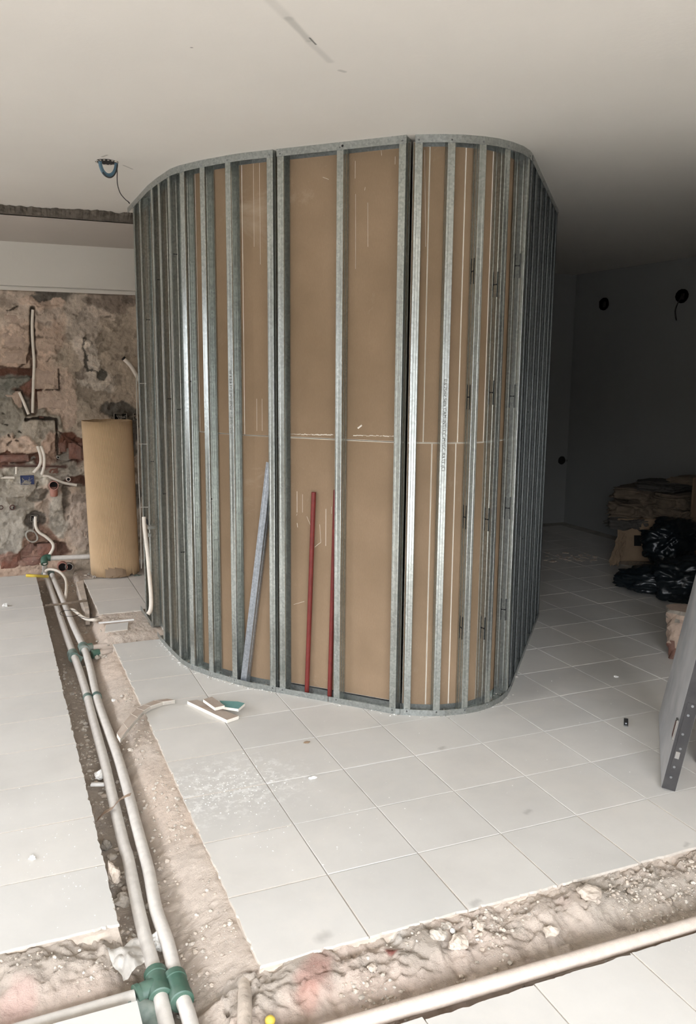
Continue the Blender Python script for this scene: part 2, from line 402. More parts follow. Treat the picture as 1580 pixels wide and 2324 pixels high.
wall_hole('wall_dark_back', M_WALLD, 'y', 7.45, 1.6, DARKX, None)
b = MB(); b.box(LEFTX-9, RIGHTX+9, BACKY-14, BACKY-.2, -.5, -.08); b.box(LEFTX-12, LEFTX-.2, BACKY-.2, 9, -.5, -.08)
tag(b.build('terrace_floor', M_TERR), kind='structure')
b = MB(); b.box(LEFTX-14, RIGHTX+14, BACKY-15, BACKY-14.6, -.5, 4.2); b.box(LEFTX-14, LEFTX-13.6, BACKY-15, 12, -.5, 4.2); tag(b.build('wall_horizon_blocker', M_TERR), kind='structure')  # unseen walls added outside to block low sky light at the openings
# far left wall: smooth upper band, groove and bead, stripped masonry below
FY = 7.20
b = MB(); b.box(LEFTX, 1.6, FY-.012, FARY+.3, 2.232, 2.60); b.box(LEFTX, 1.6, FY+.004, FARY+.3, 2.224, 2.232); b.box(LEFTX, 1.6, FY-.008, FARY+.3, 2.196, 2.224)
ub = b.build('wall_far', M_WALLW); tag(ub, kind='structure')

def heightmesh(name, X, Y, Z, C, mat, keep=None, flip=False):
    ny, nx = X.shape
    idx = -np.ones(nx*ny, int); V = np.stack([X.ravel(), Y.ravel(), Z.ravel()], 1)
    i = np.arange(ny*nx).reshape(ny, nx)
    F = np.stack([i[:-1,:-1], i[:-1,1:], i[1:,1:], i[1:,:-1]], -1).reshape(-1, 4)
    if keep is not None:
        k = keep; kk = (k[:-1,:-1] | k[:-1,1:] | k[1:,1:] | k[1:,:-1]).ravel(); F = F[kk]
    if flip: F = F[:, ::-1]
    used = np.unique(F); idx[used] = np.arange(len(used)); F = idx[F]; V = V[used]; Cc = C.reshape(-1, 3)[used]
    me = bpy.data.meshes.new(name); me.vertices.add(len(V)); me.vertices.foreach_set('co', V.ravel())
    me.loops.add(F.size); me.loops.foreach_set('vertex_index', F.ravel().astype(np.int32))
    me.polygons.add(len(F)); me.polygons.foreach_set('loop_start', np.arange(0, F.size, 4, dtype=np.int32)); me.polygons.foreach_set('loop_total', np.full(len(F), 4, np.int32))
    me.update(); me.validate()
    a = me.color_attributes.new('Col', 'FLOAT_COLOR', 'POINT'); a.data.foreach_set('color', np.concatenate([Cc, np.ones((len(Cc), 1))], 1).ravel())
    me.materials.append(mat); me.polygons.foreach_set('use_smooth', [True]*len(F))
    o = bpy.data.objects.new(name, me); COL.objects.link(o); return o
lin = lambda r, g, b: np.array(srgb(r, g, b)[:3])

# ---- stripped masonry (height field in x,z) ------------------------------------------------
xs = np.arange(-1.0, 1.32, .0065); zs = np.arange(-.14, 2.215, .0065)
X, Z = np.meshgrid(xs, zs)
H = .016*(fbm(X*9, Z*9, 5)-.5)+.020*(fbm(X*2.5+9, Z*2.5, 4)-.5)        # + = proud
C = np.zeros(X.shape+(3,)); n1 = fbm(X*5+3, Z*5, 5)[..., None]; n2 = fbm(X*22+1, Z*22+7, 4)[..., None]; n3 = fbm(X*1.8+31, Z*1.8, 4)
base = lin(150, 136, 118)*(1-n1)+lin(190, 172, 150)*n1; base = base*(.82+.36*n2)
pink = lin(192, 160, 138)*(.84+.34*n2)
wx, wz = .16*(fbm(X*7+40, Z*7, 6, .62)-.5), .16*(fbm(X*7, Z*7+70, 6, .62)-.5)
pk = sstep(.62, .40, (X+wx*2.4) - .08*np.sin(Z*4))
C[:] = base; C += (pink-C)*(pk*.9)[..., None]
def blob(cx, cy, rx, ry, col, dh, k=1.0, soft=.18, fine=1.0):
    """patch centred at a point of the wall, radii in metres"""
    global H, C
    p = ony(cx, cy, FY); d = np.sqrt(((X+wx*fine-p.x)/rx)**2+((Z+wz*fine-p.z)/ry)**2)
    m = sstep(1+soft, 1-soft, d+.35*(fbm(X*14+cx, Z*14+cy, 3)-.5))*k
    if col is not None: C = C+(np.array(col)*(.8+.4*n2)-C)*m[..., None]
    H = H+dh*m
PXM = FY/ (FPX) * 1.13   # metres per photo pixel on this wall, roughly
def B(cx, cy, w, h, col, dh, k=1, soft=.12, fine=1): blob(cx, cy, w*PXM/2, h*PXM/2*.98, col, dh, k, soft, fine)
B(40, 700, 170, 90, lin(186, 166, 148), .004); B(125, 672, 75, 34, lin(104, 98, 90), -.012); B(105, 688, 90, 30, lin(200, 172, 150), .006, soft=.06)
B(190, 730, 60, 110, lin(176, 162, 146), .006); B(232, 700, 55, 30, lin(196, 178, 160), .004, soft=.06); B(255, 680, 90, 50, lin(140, 124, 110), -.004)
B(190, 792, 30, 60, lin(190, 176, 160), .005); B(198, 800, 16, 60, lin(96, 90, 82), -.006, fine=.5, soft=.05); B(208, 830, 26, 70, lin(88, 84, 78), -.006, fine=.6, soft=.06)
B(215, 858, 60, 34, lin(196, 184, 168), .005, soft=.06); B(228, 848, 18, 30, lin(92, 88, 80), -.005, fine=.4); B(250, 860, 22, 40, lin(194, 180, 164), .004)
B(190, 845, 20, 20, lin(150, 136, 122), -.003)
B(60, 775, 130, 60, lin(196, 168, 146), .006); B(140, 905, 60, 130, lin(190, 164, 144), .004)
B(30, 845, 100, 20, lin(110, 66, 50), -.03, fine=.5); B(20, 885, 90, 60, lin(132, 132, 122), .008); B(40, 870, 60, 30, lin(118, 120, 110), .006)
B(70, 905, 60, 60, lin(126, 80, 62), -.028); B(85, 870, 26, 40, lin(140, 72, 50), -.03, fine=.3)
B(30, 960, 140, 90, lin(150, 144, 130), .02); B(95, 985, 70, 100, lin(158, 148, 132), .022); B(45, 1018, 70, 50, lin(196, 166, 144), .016)
B(130, 915, 26, 16, lin(92, 64, 50), -.02, fine=.4)
B(150, 1015, 50, 60, lin(122, 70, 52), -.03); B(175, 1025, 60, 40, lin(126, 74, 56), -.028); B(60, 1055, 190, 44, lin(112, 68, 54), -.035, fine=.6)
B(20, 1045, 120, 20, lin(126, 80, 62), -.02); B(112, 1020, 34, 70, lin(178, 146, 126), .012, soft=.08); B(145, 1075, 70, 50, lin(160, 150, 136), .012); B(152, 1030, 30, 20, lin(150, 142, 130), .006)
B(60, 1090, 105, 60, lin(186, 180, 164), .022, fine=.7); B(25, 1125, 110, 70, lin(158, 150, 136), .014); B(70, 1150, 120, 60, lin(146, 138, 124), .008)
B(15, 1200, 90, 110, lin(166, 160, 148), .02); B(110, 1140, 60, 80, lin(184, 162, 144), .006); B(140, 1170, 50, 90, lin(172, 164, 150), .008)
B(80, 1180, 36, 30, lin(110, 100, 90), -.03, fine=.5); B(85, 1120, 50, 26, lin(120, 112, 100), -.02); B(150, 1140, 16, 80, lin(112, 100, 88), -.014, fine=.5)
B(90, 1225, 60, 60, lin(154, 116, 96), -.008); B(100, 1252, 90, 30, lin(106, 72, 58), -.03); B(20, 1262, 130, 28, lin(158, 116, 100), .008)
B(185, 1180, 60, 120, lin(176, 156, 140), .004); B(175, 1090, 50, 24, lin(110, 70, 56), -.02, fine=.5)
B(270, 930, 70, 34, lin(104, 100, 92), -.012); B(285, 1080, 50, 260, lin(112, 106, 96), -.012, fine=1.4); B(296, 985, 30, 60, lin(96, 90, 82), -.02)
B(236, 880, 40, 26, lin(200, 188, 172), .005, soft=.05); B(208, 805, 22, 50, lin(198, 186, 170), .004, soft=.05)
# chased slots
def slot(pts, w, dep, col=lin(74, 62, 54), k=.9):
    global H, C
    P = [ony(x, y, FY) for x, y in pts]; D = np.full(X.shape, 9.)
    for a, c in zip(P[:-1], P[1:]):
        dx, dz = c.x-a.x, c.z-a.z; t = np.clip(((X-a.x)*dx+(Z-a.z)*dz)/(dx*dx+dz*dz+1e-9), 0, 1)
        D = np.minimum(D, np.hypot(X-a.x-t*dx, Z-a.z-t*dz))
    m = sstep(w, w*.6, D+.025*(fbm(X*20, Z*20, 3)-.5)); H = H*(1-m)-dep*m; C = C+(col-C)*(m*k)[..., None]
slot([(73, 700), (73, 800)], .026, .035); slot([(76, 800), (76, 935)], .03, .03, lin(110, 74, 58), .7); slot([(73, 790), (60, 820), (40, 838), (0, 832)], .014, .02, lin(96, 64, 50))
slot([(44, 888), (64, 937)], .03, .03, lin(96, 84, 74), .7)
slot([(60, 952), (90, 948), (128, 951), (131, 1042)], .012, .03, lin(60, 48, 40)); slot([(128, 975), (150, 992), (190, 1018)], .009, .012, lin(100, 60, 46))
slot([(134, 838), (134, 884), (84, 885)], .006, .01, lin(74, 54, 44)); slot([(0, 700), (20, 705), (40, 695)], .006, .008, lin(80, 66, 56)); slot([(42, 735), (56, 752), (48, 762)], .007, .008, lin(90, 78, 68))
slot([(122, 1092), (185, 1101)], .012, .012, lin(130, 120, 106)); slot([(80, 1172), (81, 1195), (90, 1208), (104, 1218), (121, 1235), (112, 1258)], .02, .025, lin(98, 86, 76), .6)
slot([(0, 1057), (150, 1059)], .016, .03, lin(108, 66, 52), .7)
for _ in range(26):
    q = random.choice([(random.uniform(0, 300), random.uniform(680, 1240))]); 
    slot([q, (q[0]+random.uniform(-14, 14), q[1]+random.uniform(-16, 16))], random.uniform(.003, .007), .008, lin(96, 82, 70), .6)
H = np.where(Z > 2.19, -.004-.012*fbm(X*16, Z*0+3, 4), H)
pt_ = sstep(.54, .60, fbm(X*10+20, Z*10+33, 5)); C = C+(C*1.18-C)*pt_[..., None]; H = H+.004*pt_; ps_ = sstep(.60, .66, fbm(X*13+71, Z*13+13, 5)); C = C*(1-.28*ps_)[..., None]; H = H-.006*ps_; gm = C.mean(axis=2, keepdims=True)*lin(150, 140, 126)/lin(150, 140, 126).mean(); C = C*.64+gm*.36
C *= 1.22*(.84+.32*fbm(X*60, Z*60, 3))[..., None]
H = H+.014*(fbm(X*34, Z*34, 4)-.5)
mw = heightmesh('stripped_masonry', X, FY-H, Z, np.clip(C, 0, 1), M_MASON)
mw.parent = ub; mw.location = -Vector(ub['_o'])
b = MB(); b.box(LEFTX, 1.6, FY+.06, FARY+.3, -.3, 2.2); ms = b.build('masonry_backing', M_CONC, ub)
def wall_brick(x0, y0, x1, y1, mat, pro=.012, tilt=0):
    a, c = ony(x0, y0, FY), ony(x1, y1, FY); b = MB()
    cx, cz = (a.x+c.x)/2, (a.z+c.z)/2; w, h = abs(c.x-a.x)/2, abs(a.z-c.z)/2
    nx, nz = 6, 4; vs = []; fs = []
    for j in range(nz+1):
        for i in range(nx+1):
            u, v = i/nx*2-1, j/nz*2-1; e = max(abs(u)**6, abs(v)**6)
            vs.append((cx+u*w*(1-.015*random.random()), FY-pro+.012*e+random.uniform(-.003, .003), cz+v*h*(1-.02*random.random())))
    fs = [(j*(nx+1)+i, j*(nx+1)+i+1, (j+1)*(nx+1)+i+1, (j+1)*(nx+1)+i) for j in range(nz) for i in range(nx)]
    m = len(vs); ring = [i for i in range(nx+1)]+[j*(nx+1)+nx for j in range(1, nz+1)]+[nz*(nx+1)+i for i in range(nx-1, -1, -1)]+[j*(nx+1) for j in range(nz-1, 0, -1)]
    vs += [(vs[i][0], FY+.06, vs[i][2]) for i in ring]
    for k in range(len(ring)):
        k2 = (k+1) % len(ring); fs.append((ring[k2], ring[k], m+k, m+k2))
    b.add(vs, fs); o = b.build('brick', mat, ub, smooth=False); return o
for r in [(77,835,133,883,M_BRICKP,.004),(50,857,75,884,M_BRICKR,-.008),(84,888,166,944,M_BRICKP,.003),(0,888,50,925,M_BRICKP,.004),(0,708,66,744,M_BRICKP,.008),(0,747,62,790,M_BRICKP,.008),
          (0,794,60,826,M_BRICKP,.010),(86,886,100,950,M_BRICKR,-.012),(136,886,166,905,M_BRICKP,.001),
          (0,1034,66,1048,M_BRICKR,-.012),(132,1000,152,1026,M_BRICKR,-.014),(156,1006,190,1042,M_BRICKR,-.016),(106,1062,134,1078,M_BRICKR,-.02),(0,1064,34,1082,M_BRICKR,-.02),
          (84,1236,130,1262,M_BRICKR,-.016),(40,1226,78,1262,M_BRICKR,-.010),(0,1258,48,1288,M_BRICKR,.010),(50,1266,96,1284,M_BRICKR,.006),(170,1176,200,1240,M_BRICKP,-.002)]:
    wall_brick(*r)

# ------------------------------------------------------------------ floor: tiles, slabs, trenches
TS, GX, GY = .33, .9299, 2.0133
LX0, LX1 = GX-2*TS, GX-TS        # trench between x=.27 and x=.60
BY0, BY1 = GY-TS, GY             # front trench
slabs = []                        # x0,x1,y0,y1
SL = dict(left=(LEFTX, LX0, GY+TS, 6.95), main=(LX1, 3.13, GY, GY+9*TS), right=(3.13, DARKX+.1, 2.6, 7.5), rback=(1.05, 3.13, GY+9*TS, 7.5),
          back=(LX1, GX, GY+11*TS, 6.68), near=(LX1, 3.13, BACKY, BY0-.012), nearleft=(LEFTX, LX0-.02, BACKY, GY))
def ragged_slab(x0, x1, y0, y1, ztop, zbot, name, mat):
    def side(ax, ay, bx, by, nx, ny):
        L = math.hypot(bx-ax, by-ay); n = max(2, int(L/.022)) if L < 9 else 60; out = []
        for i in range(n):
            t = i/n; out.append((ax+(bx-ax)*t, ay+(by-ay)*t, nx, ny))
        return out
    loop = side(x0,y0,x1,y0,0,-1)+side(x1,y0,x1,y1,1,0)+side(x1,y1,x0,y1,0,1)+side(x0,y1,x0,y0,-1,0)
    n = len(loop); b = MB(); vs = []
    lv = [(ztop, -.003, .004), (ztop-.012, -.004, .010), (ztop-.03, .0, .016), (ztop-.055, .006, .022), (ztop-.085, .012, .026), (zbot, .012, .02)]
    for (z, off, am) in lv:
        for (x, y, nx, ny) in loop:
            k = off+am*(float(fbm(x*18+z*40, y*18-z*33, 3))-.55); vs.append((x+nx*k, y+ny*k, z+.004*(random.random()-.5)*(z != ztop)))
    fs = [tuple(range(n))]
    for j in range(len(lv)-1):
        for i in range(n):
            i2 = (i+1) % n; fs.append(((j+1)*n+i, (j+1)*n+i2, j*n+i2, j*n+i))
    b.add(vs, fs, 0); o = b.build(name, mat, floor); return o
for k, (x0, x1, y0, y1) in SL.items():
    ragged_slab(x0, x1, y0, y1, -.0085, -.2, 'screed_slab', M_SCREED)
    b = MB(); b.box(x0+.006, x1-.006, y0+.006, y1-.006, -.0085, -.0034); b.build('grout_bed', M_GROUT, floor)

def jag(ax, ay, bx, by, n, amp):
    out = []; ts = sorted([0]+[random.random() for _ in range(n-1)])
    for i in range(n):
        t = ts[i]; r = (random.random()**3)*amp+random.random()*.0012 if 0 < i else 0
        dx, dy = by-ay, ax-bx; L = math.hypot(dx, dy); out.append((ax+(bx-ax)*t-dx/L*r, ay+(by-ay)*t-dy/L*r))
    return out
tb = MB(); tb.box(-TS/2+.002, TS/2-.002, -TS/2+.002, TS/2-.002, -.0085, 0, bev=.0012)
tile0 = tb.build('floor_tile', M_TILE, floor, org=None); full_me = tile0.data; first = [tile0]
def inframe(x, y):
    d = Vector((x, y, -EYE)); f = d.dot(FW)
    return f > .1 and abs(d.dot(RT)/f*FPX) < 790+130 and -1162-90 < d.dot(UP)/f*FPX
far = MB(); ntile = 0
def put_full(cx, cy):
    global ntile
    if not inframe(cx, cy) or (cy > 4.9 and cx < 2.9 and cx > 1.0):
        far.box(cx-TS/2+.002, cx+TS/2-.002, cy-TS/2+.002, cy+TS/2-.002, -.0085, 0); return
    if first: o = first.pop()
    else: o = bpy.data.objects.new('floor_tile', full_me); COL.objects.link(o); o.parent = floor
    o.location = (cx, cy, random.uniform(-.0006, .0004)); o.rotation_euler = (random.uniform(-.0012, .0012), random.uniform(-.0012, .0012), 0); ntile += 1
def cut_tile(x0, x1, y0, y1, edges, amp=.006, chip=None):
    """edges: which sides (S,E,N,W) were broken along a trench"""
    global ntile
    g = .002; P = []
    def s(ax, ay, bx, by, e):
        if e in edges: P.extend(jag(ax, ay, bx, by, 22, amp))
        else: P.append((ax, ay))
    a0, a1, c0, c1 = x0+(0 if 'W' in edges else g), x1-(0 if 'E' in edges else g), y0+(0 if 'S' in edges else g), y1-(0 if 'N' in edges else g)
    s(a0, c0, a1, c0, 'S'); s(a1, c0, a1, c1, 'E'); s(a1, c1, a0, c1, 'N'); s(a0, c1, a0, c0, 'W')
    if chip: P = [p for p in P if not chip(p)]
    b = MB(); b.prism(P, -.0085, 0, 0, .0008, 1); o = b.build('floor_tile', [M_TILE, M_TBODY], floor); ntile += 1
def in_slab(x, y): return any(a <= x <= b and c <= y <= d for a, b, c, d in SL.values())
for i in range(-13, 16):
    for j in range(-13, 17):
        x0, x1, y0, y1 = GX+i*TS, GX+(i+1)*TS, GY+j*TS, GY+(j+1)*TS; cx, cy = (x0+x1)/2, (y0+y1)/2
        if not in_slab(cx, cy): continue
        e = ''
        if i == -1 and j >= 0: e += 'W'
        if i == -3 and j >= 1: e += 'E'
        if i == -3 and j < 0: e += 'E'
        if j == 0 and x0 >= LX1-.01: e += 'S'
        if j == 1 and x1 <= LX0+.01: e += 'S'
        if j == -1 and x1 <= LX0+.01: e += 'N'
        if j == -2 and x0 >= LX1-.01: e += 'N'
        if i == -1 and j == 8: e += 'N'
        if i == 0 and j == 8: e += 'N'
        if i == -1 and j == 11: e += 'S'
        if x1 > DARKX+.05 or y1 > 7.5 or x0 < LEFTX-.01: continue
        if e and inframe(cx, cy):
            X1, Y1, X0 = x1, y1, x0
            if 'E' in e and j < 0: X1 = LX0-.02
            if 'N' in e and j == -2: Y1 = BY0-.012
            cut_tile(X0, X1, y0, Y1, e, .007)
        elif i == -1 and j == 13: cut_tile(x0, x1, y0, y1, 'WN', .012)
        else: put_full(cx, cy)
# leftover piece of tile in the filled cross trench, part tile at the back
q = [onz(240, 1417), onz(292, 1411), onz(290, 1428), onz(238, 1433)]
fo = far.build('floor_tile_field', M_TILE, floor); fo['kind'] = 'stuff'
print('tiles', ntile)
b = MB(); P = [(p.x, p.y) for p in (q[3], q[2], q[1], q[0])]; b.prism(P, -.012, -.001, 0, .0015, 1); b.build('floor_tile', [M_TILE, M_TBODY], floor)
b = MB(); b.prism(jag(LX1-.075, GY+11*TS+.16, LX1-.004, GY+11*TS+.16, 5, .01)+jag(LX1-.004, 6.66, LX1-.075, 6.60, 5, .01), -.11, -.004, 0, .004, 0); b.build('screed_strip', M_SCREED, floor)

# ---- trench bed height field
xs = np.arange(-1.30, 3.0, .0062); ys = [0.6]
while ys[-1] < 7.24: ys.append(ys[-1]+(.0052 if ys[-1] < 2.4 else .0105))
ys = np.array(ys); X, Y = np.meshgrid(xs, ys); Zb = np.full(X.shape, -.11)
w = (X-LX0)/TS
bedL = -.098+.078*sstep(.42, .98, w+.14*(fbm(X*4, Y*4, 3)-.5))
deep = sstep(4.7, 5.6, Y); bedL = bedL*(1-deep)+(-.125+.095*sstep(.86, 1.05, w))*deep
in1 = (X > LX0-.03) & (X < LX1+.03) & (Y > GY-.02)
Zb = np.where(in1, bedL, Zb)
# near part of the trench and crossing
inx = (X > LX0-.05) & (X < LX1+.03) & (Y <= GY-.02); Zb = np.where(inx, -.10+.07*sstep(.25, .75, w+.1*(fbm(X*5, Y*5, 3)-.5)), Zb)
vF = (Y-BY0)/TS
bedF = -.062+.046*sstep(.42, .8, vF+.16*(fbm(X*5+2, Y*3, 3)-.5)); inF = (X > LX1-.12) & (Y > BY0-.03) & (Y < GY+.03)
kF = sstep(LX1-.12, LX1+.06, X); Zb = np.where(inF, Zb*(1-kF)+bedF*kF, Zb)
vL = (Y-GY)/TS; inL = (X < LX0+.04) & (Y > GY-.04) & (Y < GY+TS+.03)
bedV = -.085+.06*sstep(.25, .75, vL+.2*(fbm(X*5, Y*5, 3)-.5)); kL = sstep(LX0+.05, LX0-.08, X); Zb = np.where(inL, Zb*(1-kL)+bedV*kL, Zb)
# filled cross trench
inC = (X > LX1-.06) & (X < 1.2) & (Y > GY+9*TS-.04) & (Y < GY+11*TS+.03)
vC = Y-(GY+9*TS); bedC = -.10+.092*sstep(.02, .20, vC+.03*(fbm(X*12, Y*12, 3)-.5)); kC = sstep(LX1-.10, LX1+.03, X+.05*(fbm(X*9, Y*9, 3)-.5)); Zb = np.where(inC, bedL*(1-kC)+bedC*kC, Zb)
inB = (Y > 5.6) & (X > GX-.03); Zb = np.where(inB, -.09, Zb); inB2 = Y > 6.66; Zb = np.where(inB2, -.055-.0*X, Zb); Zb = np.where((Y > 6.6) & (X > LX0-.02) & (X < LX1-.03), -.12, Zb)
for _ in range(3): Zb[1:-1, 1:-1] = (Zb[1:-1, 1:-1]*2+Zb[:-2, 1:-1]+Zb[2:, 1:-1]+Zb[1:-1, :-2]+Zb[1:-1, 2:])/6
# lumps: broken mortar along the cut edges, sand elsewhere
ch = np.abs(fbm(X*14+4, Y*14, 4)-.5)*2; lump = fbm(X*22, Y*22, 4)-.5; big = fbm(X*7+50, Y*7, 3)-.5
mF = np.clip(sstep(.30, .75, vF)*inF + sstep(.35, .8, vL)*inL, 0, 1)
Zb = Zb+lump*.010+mF*(big*.045+lump*.022-.010*ch)
sharp = sstep(.50, .56, fbm(X*11+7, Y*11+3, 3)); Zb = Zb+mF*(sharp*.014-.007)
Zb = Zb+.012*big*(~inF)*(~inL)
rg = 1-np.abs(fbm(X*16+21, Y*16+5, 5, .6)*2-1); rg2 = 1-np.abs(fbm(X*38+2, Y*38+15, 4, .6)*2-1)
Zb = Zb+mF*((rg-.68)*.036+(rg2-.68)*.014)+(1-mF)*(rg2-.68)*.006+.006*(fbm(X*55, Y*55, 3)-.5)
Zb = Zb+inC*(.014*(fbm(X*30, Y*30, 3)-.5))
Zb = np.minimum(Zb, -.006)
nC = fbm(X*6, Y*6, 5)[..., None]; n4 = fbm(X*3+8, Y*3, 4)
C = lin(224, 209, 193)*nC+lin(200, 184, 168)*(1-nC)
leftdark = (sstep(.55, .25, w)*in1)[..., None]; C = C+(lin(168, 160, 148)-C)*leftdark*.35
C = C+(lin(226, 204, 184)-C)*((sstep(.45, .7, fbm(X*2.5, Y*2.5, 3))*sstep(.5, .8, w)*in1)[..., None])*.6
C = C+(lin(218, 196, 180)-C)*(np.clip(inL*1.0+(inF*sstep(1.6, .9, X)), 0, 1)[..., None])*.55
gr = sstep(.5, .62, fbm(X*4+60, Y*4+9, 4)); C = C+(lin(186, 176, 162)-C)*(gr*mF*.7)[..., None]
def dab(px, py, r, col, k):
    global C
    p = onz(px, py, -.03); d = np.hypot(X-p.x, Y-p.y)/r; m = sstep(1.2, .5, d+.5*(fbm(X*25, Y*25, 3)-.5))*k; C = C+(np.array(col)-C)*m[..., None]
dab(715, 2225, .055, lin(190, 146, 132), .7); dab(730, 2190, .04, lin(196, 154, 140), .6); dab(888, 2165, .018, lin(160, 90, 80), .9); dab(700, 2262, .04, lin(196, 150, 134), .6); dab(40, 2260, .06, lin(214, 178, 166), .6)
dab(900, 1985+150, .03, lin(225, 220, 210), .5)
for _ in range(12): dab(random.uniform(620, 1560), random.uniform(2000, 2240), random.uniform(.015, .035), lin(190, 170, 156) if random.random() < .6 else lin(160, 146, 132), .6)
C = C*(.9+.2*fbm(X*50, Y*50, 3))[..., None]
solid = np.zeros(X.shape, bool)
for a, bb, c, d in SL.values(): solid |= (X > a+.03) & (X < bb-.03) & (Y > c+.03) & (Y < d-.03)
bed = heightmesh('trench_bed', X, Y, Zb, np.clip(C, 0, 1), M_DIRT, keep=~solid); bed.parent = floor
def bedz(x, y):
    i = min(max(int(np.searchsorted(xs, x)), 0), len(xs)-1); j = min(max(int(np.searchsorted(ys, y)), 0), len(ys)-1); return float(Zb[j, i])

# ------------------------------------------------------------------ rubble
ICO_V = []; ICO_F = []
def _ico():
    import bmesh
    bm = bmesh.new(); bmesh.ops.create_icosphere(bm, subdivisions=1, radius=1); v = [x.co.copy() for x in bm.verts]; f = [tuple(y.index for y in x.verts) for x in bm.faces]; bm.free(); return v, f
ICO_V, ICO_F = _ico()
def _ico2():
    import bmesh
    bm = bmesh.new(); bmesh.ops.create_icosphere(bm, subdivisions=3, radius=1); v = [x.co.copy() for x in bm.verts]; f = [tuple(y.index for y in x.verts) for x in bm.faces]; bm.free(); return v, f
ICO2 = _ico2()
def pebble(b, x, y, z, r, mi=0, flat=.6):
    a = random.uniform(0, 6.28); sx1, sy1 = random.uniform(.6, 1.2), random.uniform(.6, 1.2); c, s = math.cos(a), math.sin(a); vs = []
    for v in ICO_V:
        k = r*random.uniform(.75, 1.2); p = (v.x*sx1*k, v.y*sy1*k); vs.append((x+p[0]*c-p[1]*s, y+p[0]*s+p[1]*c, z+v.z*k*flat))
    b.add(vs, ICO_F, mi)
rb = MB()
def scatter(n, xr, yr, rmin, rmax, wfun=None, mis=(0, 0, 0, 0, 2, 2, 1)):
    k = 0
    while k < n:
        x, y = random.uniform(*xr), random.uniform(*yr)
        if any(a-.002 < x < bb+.002 and c-.002 < y < d+.002 for a, bb, c, d in SL.values()): k += .2; continue
        if wfun and random.random() > wfun(x, y): k += .05; continue
        r = rmin+(rmax-rmin)*random.random()**3; pebble(rb, x, y, bedz(x, y)+r*.15, r, random.choice(mis)); k += 1
def cl(x, y): return float(sstep(.45, .65, fbm(np.array(x*5.), np.array(y*5.), 3)))
scatter(1500, (LX0+.01, LX1-.01), (1.3, 4.9), .0018, .0105, cl)
scatter(620, (LX0+.01, LX0+.15), (1.5, 4.9), .003, .016, None, (2, 2, 0, 1))
scatter(320, (LX0+.01, LX1-.01), (4.9, 7.0), .003, .014, None, (2, 0, 2))
scatter(1500, (LX1, 2.6), (BY0+.02, GY-.01), .0016, .009, cl)
scatter(140, (LX1, 2.6), (BY0+.14, GY-.02), .004, .012, cl, (0, 2, 1))
scatter(420, (-.6, LX0), (GY+.05, GY+TS-.02), .0015, .008, cl)
scatter(240, (LX1, 1.0), (GY+9*TS+.03, GY+11*TS), .002, .008, None)
scatter(130, (LX0, GX), (6.68, 7.1), .006, .022, None, (2, 0))
scatter(90, (GX+.01, 1.05), (5.66, 7.1), .006, .02, None, (2, 0))
o = rb.build('rubble', [M_SCREED, M_TBODY, M_STONE]); tag(o, 'loose pebbles and mortar crumbs lying in the floor trenches', 'rubble', kind='stuff')
cb = MB()
def crumb(px, py, spread, n, r, mi=0):
    for _ in range(n):
        x, y = px+random.gauss(0, spread[0]), py+random.gauss(0, spread[1]); p = onz(x, y, 0)
        if not in_slab(p.x, p.y): continue
        if .86 < p.x < 2.4 and p.y > 5.35-p.x*.8+.0 and p.y > 3.3: continue
        rr = r*random.uniform(.3, 1.4)**1.3; pebble(cb, p.x, p.y, .0006+rr*.15, rr, mi, .35)
crumb(520, 1790, (60, 28), 240, .0028); crumb(600, 1860, (90, 60), 90, .0022); crumb(120, 1900, (90, 110), 100, .0022); crumb(800, 1850, (260, 130), 70, .002); crumb(1300, 1720, (120, 80), 26, .0024)
crumb(300, 1500, (30, 60), 16, .003); crumb(150, 2000, (90, 60), 34, .0022)
for k in range(60):   # mortar line along the foot of the partition
    pass
CRUMBS = cb

# ------------------------------------------------------------------ curved stud partition
PL = [(0.875,5.66),(0.875,4.95),(0.886,4.74),(.91,4.49),(.935,4.40),(.975,4.315),(1.015,4.235),(1.06,4.165),(1.105,4.09),(1.155,4.022),(1.262,3.905),(1.276,3.89),(1.705,3.43),(1.737,3.41),(1.80,3.375),(1.855,3.348),(1.915,3.328),(2.02,3.312),(2.09,3.315),(2.17,3.335),(2.26,3.378),(2.33,3.43),(2.37,3.47),(2.385,3.485),(3.32,4.555)]
PLN = np.array(PL); SEG = np.linalg.norm(np.diff(PLN, axis=0), axis=1); SL_ = np.r_[0, np.cumsum(SEG)]
ARC = {k: SL_[PL.index(k)] for k in PL}
def pt(s):
    return Vector((float(np.interp(s, SL_, PLN[:,0])), float(np.interp(s, SL_, PLN[:,1]))))
def tan_at(s, d=.02):
    t = pt(min(s+d, SL_[-1]))-pt(max(s-d, 0)); t.normalize(); return t
def off(s, d):
    t = tan_at(s, .012); return pt(s)+Vector((-t.y, t.x))*d
SI, SJ, SK_, SM = ARC[(1.262,3.905)], ARC[(1.276,3.89)], ARC[(1.705,3.43)], ARC[(1.737,3.41)]
SE, SF, SEND = ARC[(2.37,3.47)], ARC[(2.385,3.485)], SL_[-1]
def samples(s0, s1, step=.05):
    a = [s for s in SL_ if s0+.004 < s < s1-.004]; return [s0]+a+[s1]
def sweep(b, sec, s0, s1, mi=0):
    """closed section [(offset, z)] carried along the plan line"""
    ss = samples(s0, s1); n = len(sec); vs = []
    for s in ss:
        for d, z in sec:
            p = off(s, d); vs.append((p.x, p.y, z))
    fs = [tuple(range(n-1, -1, -1)), tuple((len(ss)-1)*n+k for k in range(n))]
    for i in range(len(ss)-1):
        for k in range(n):
            k2 = (k+1) % n; fs.append((i*n+k, (i+1)*n+k, (i+1)*n+k2, i*n+k2))
    b.add(vs, fs, mi)
DEP = .068
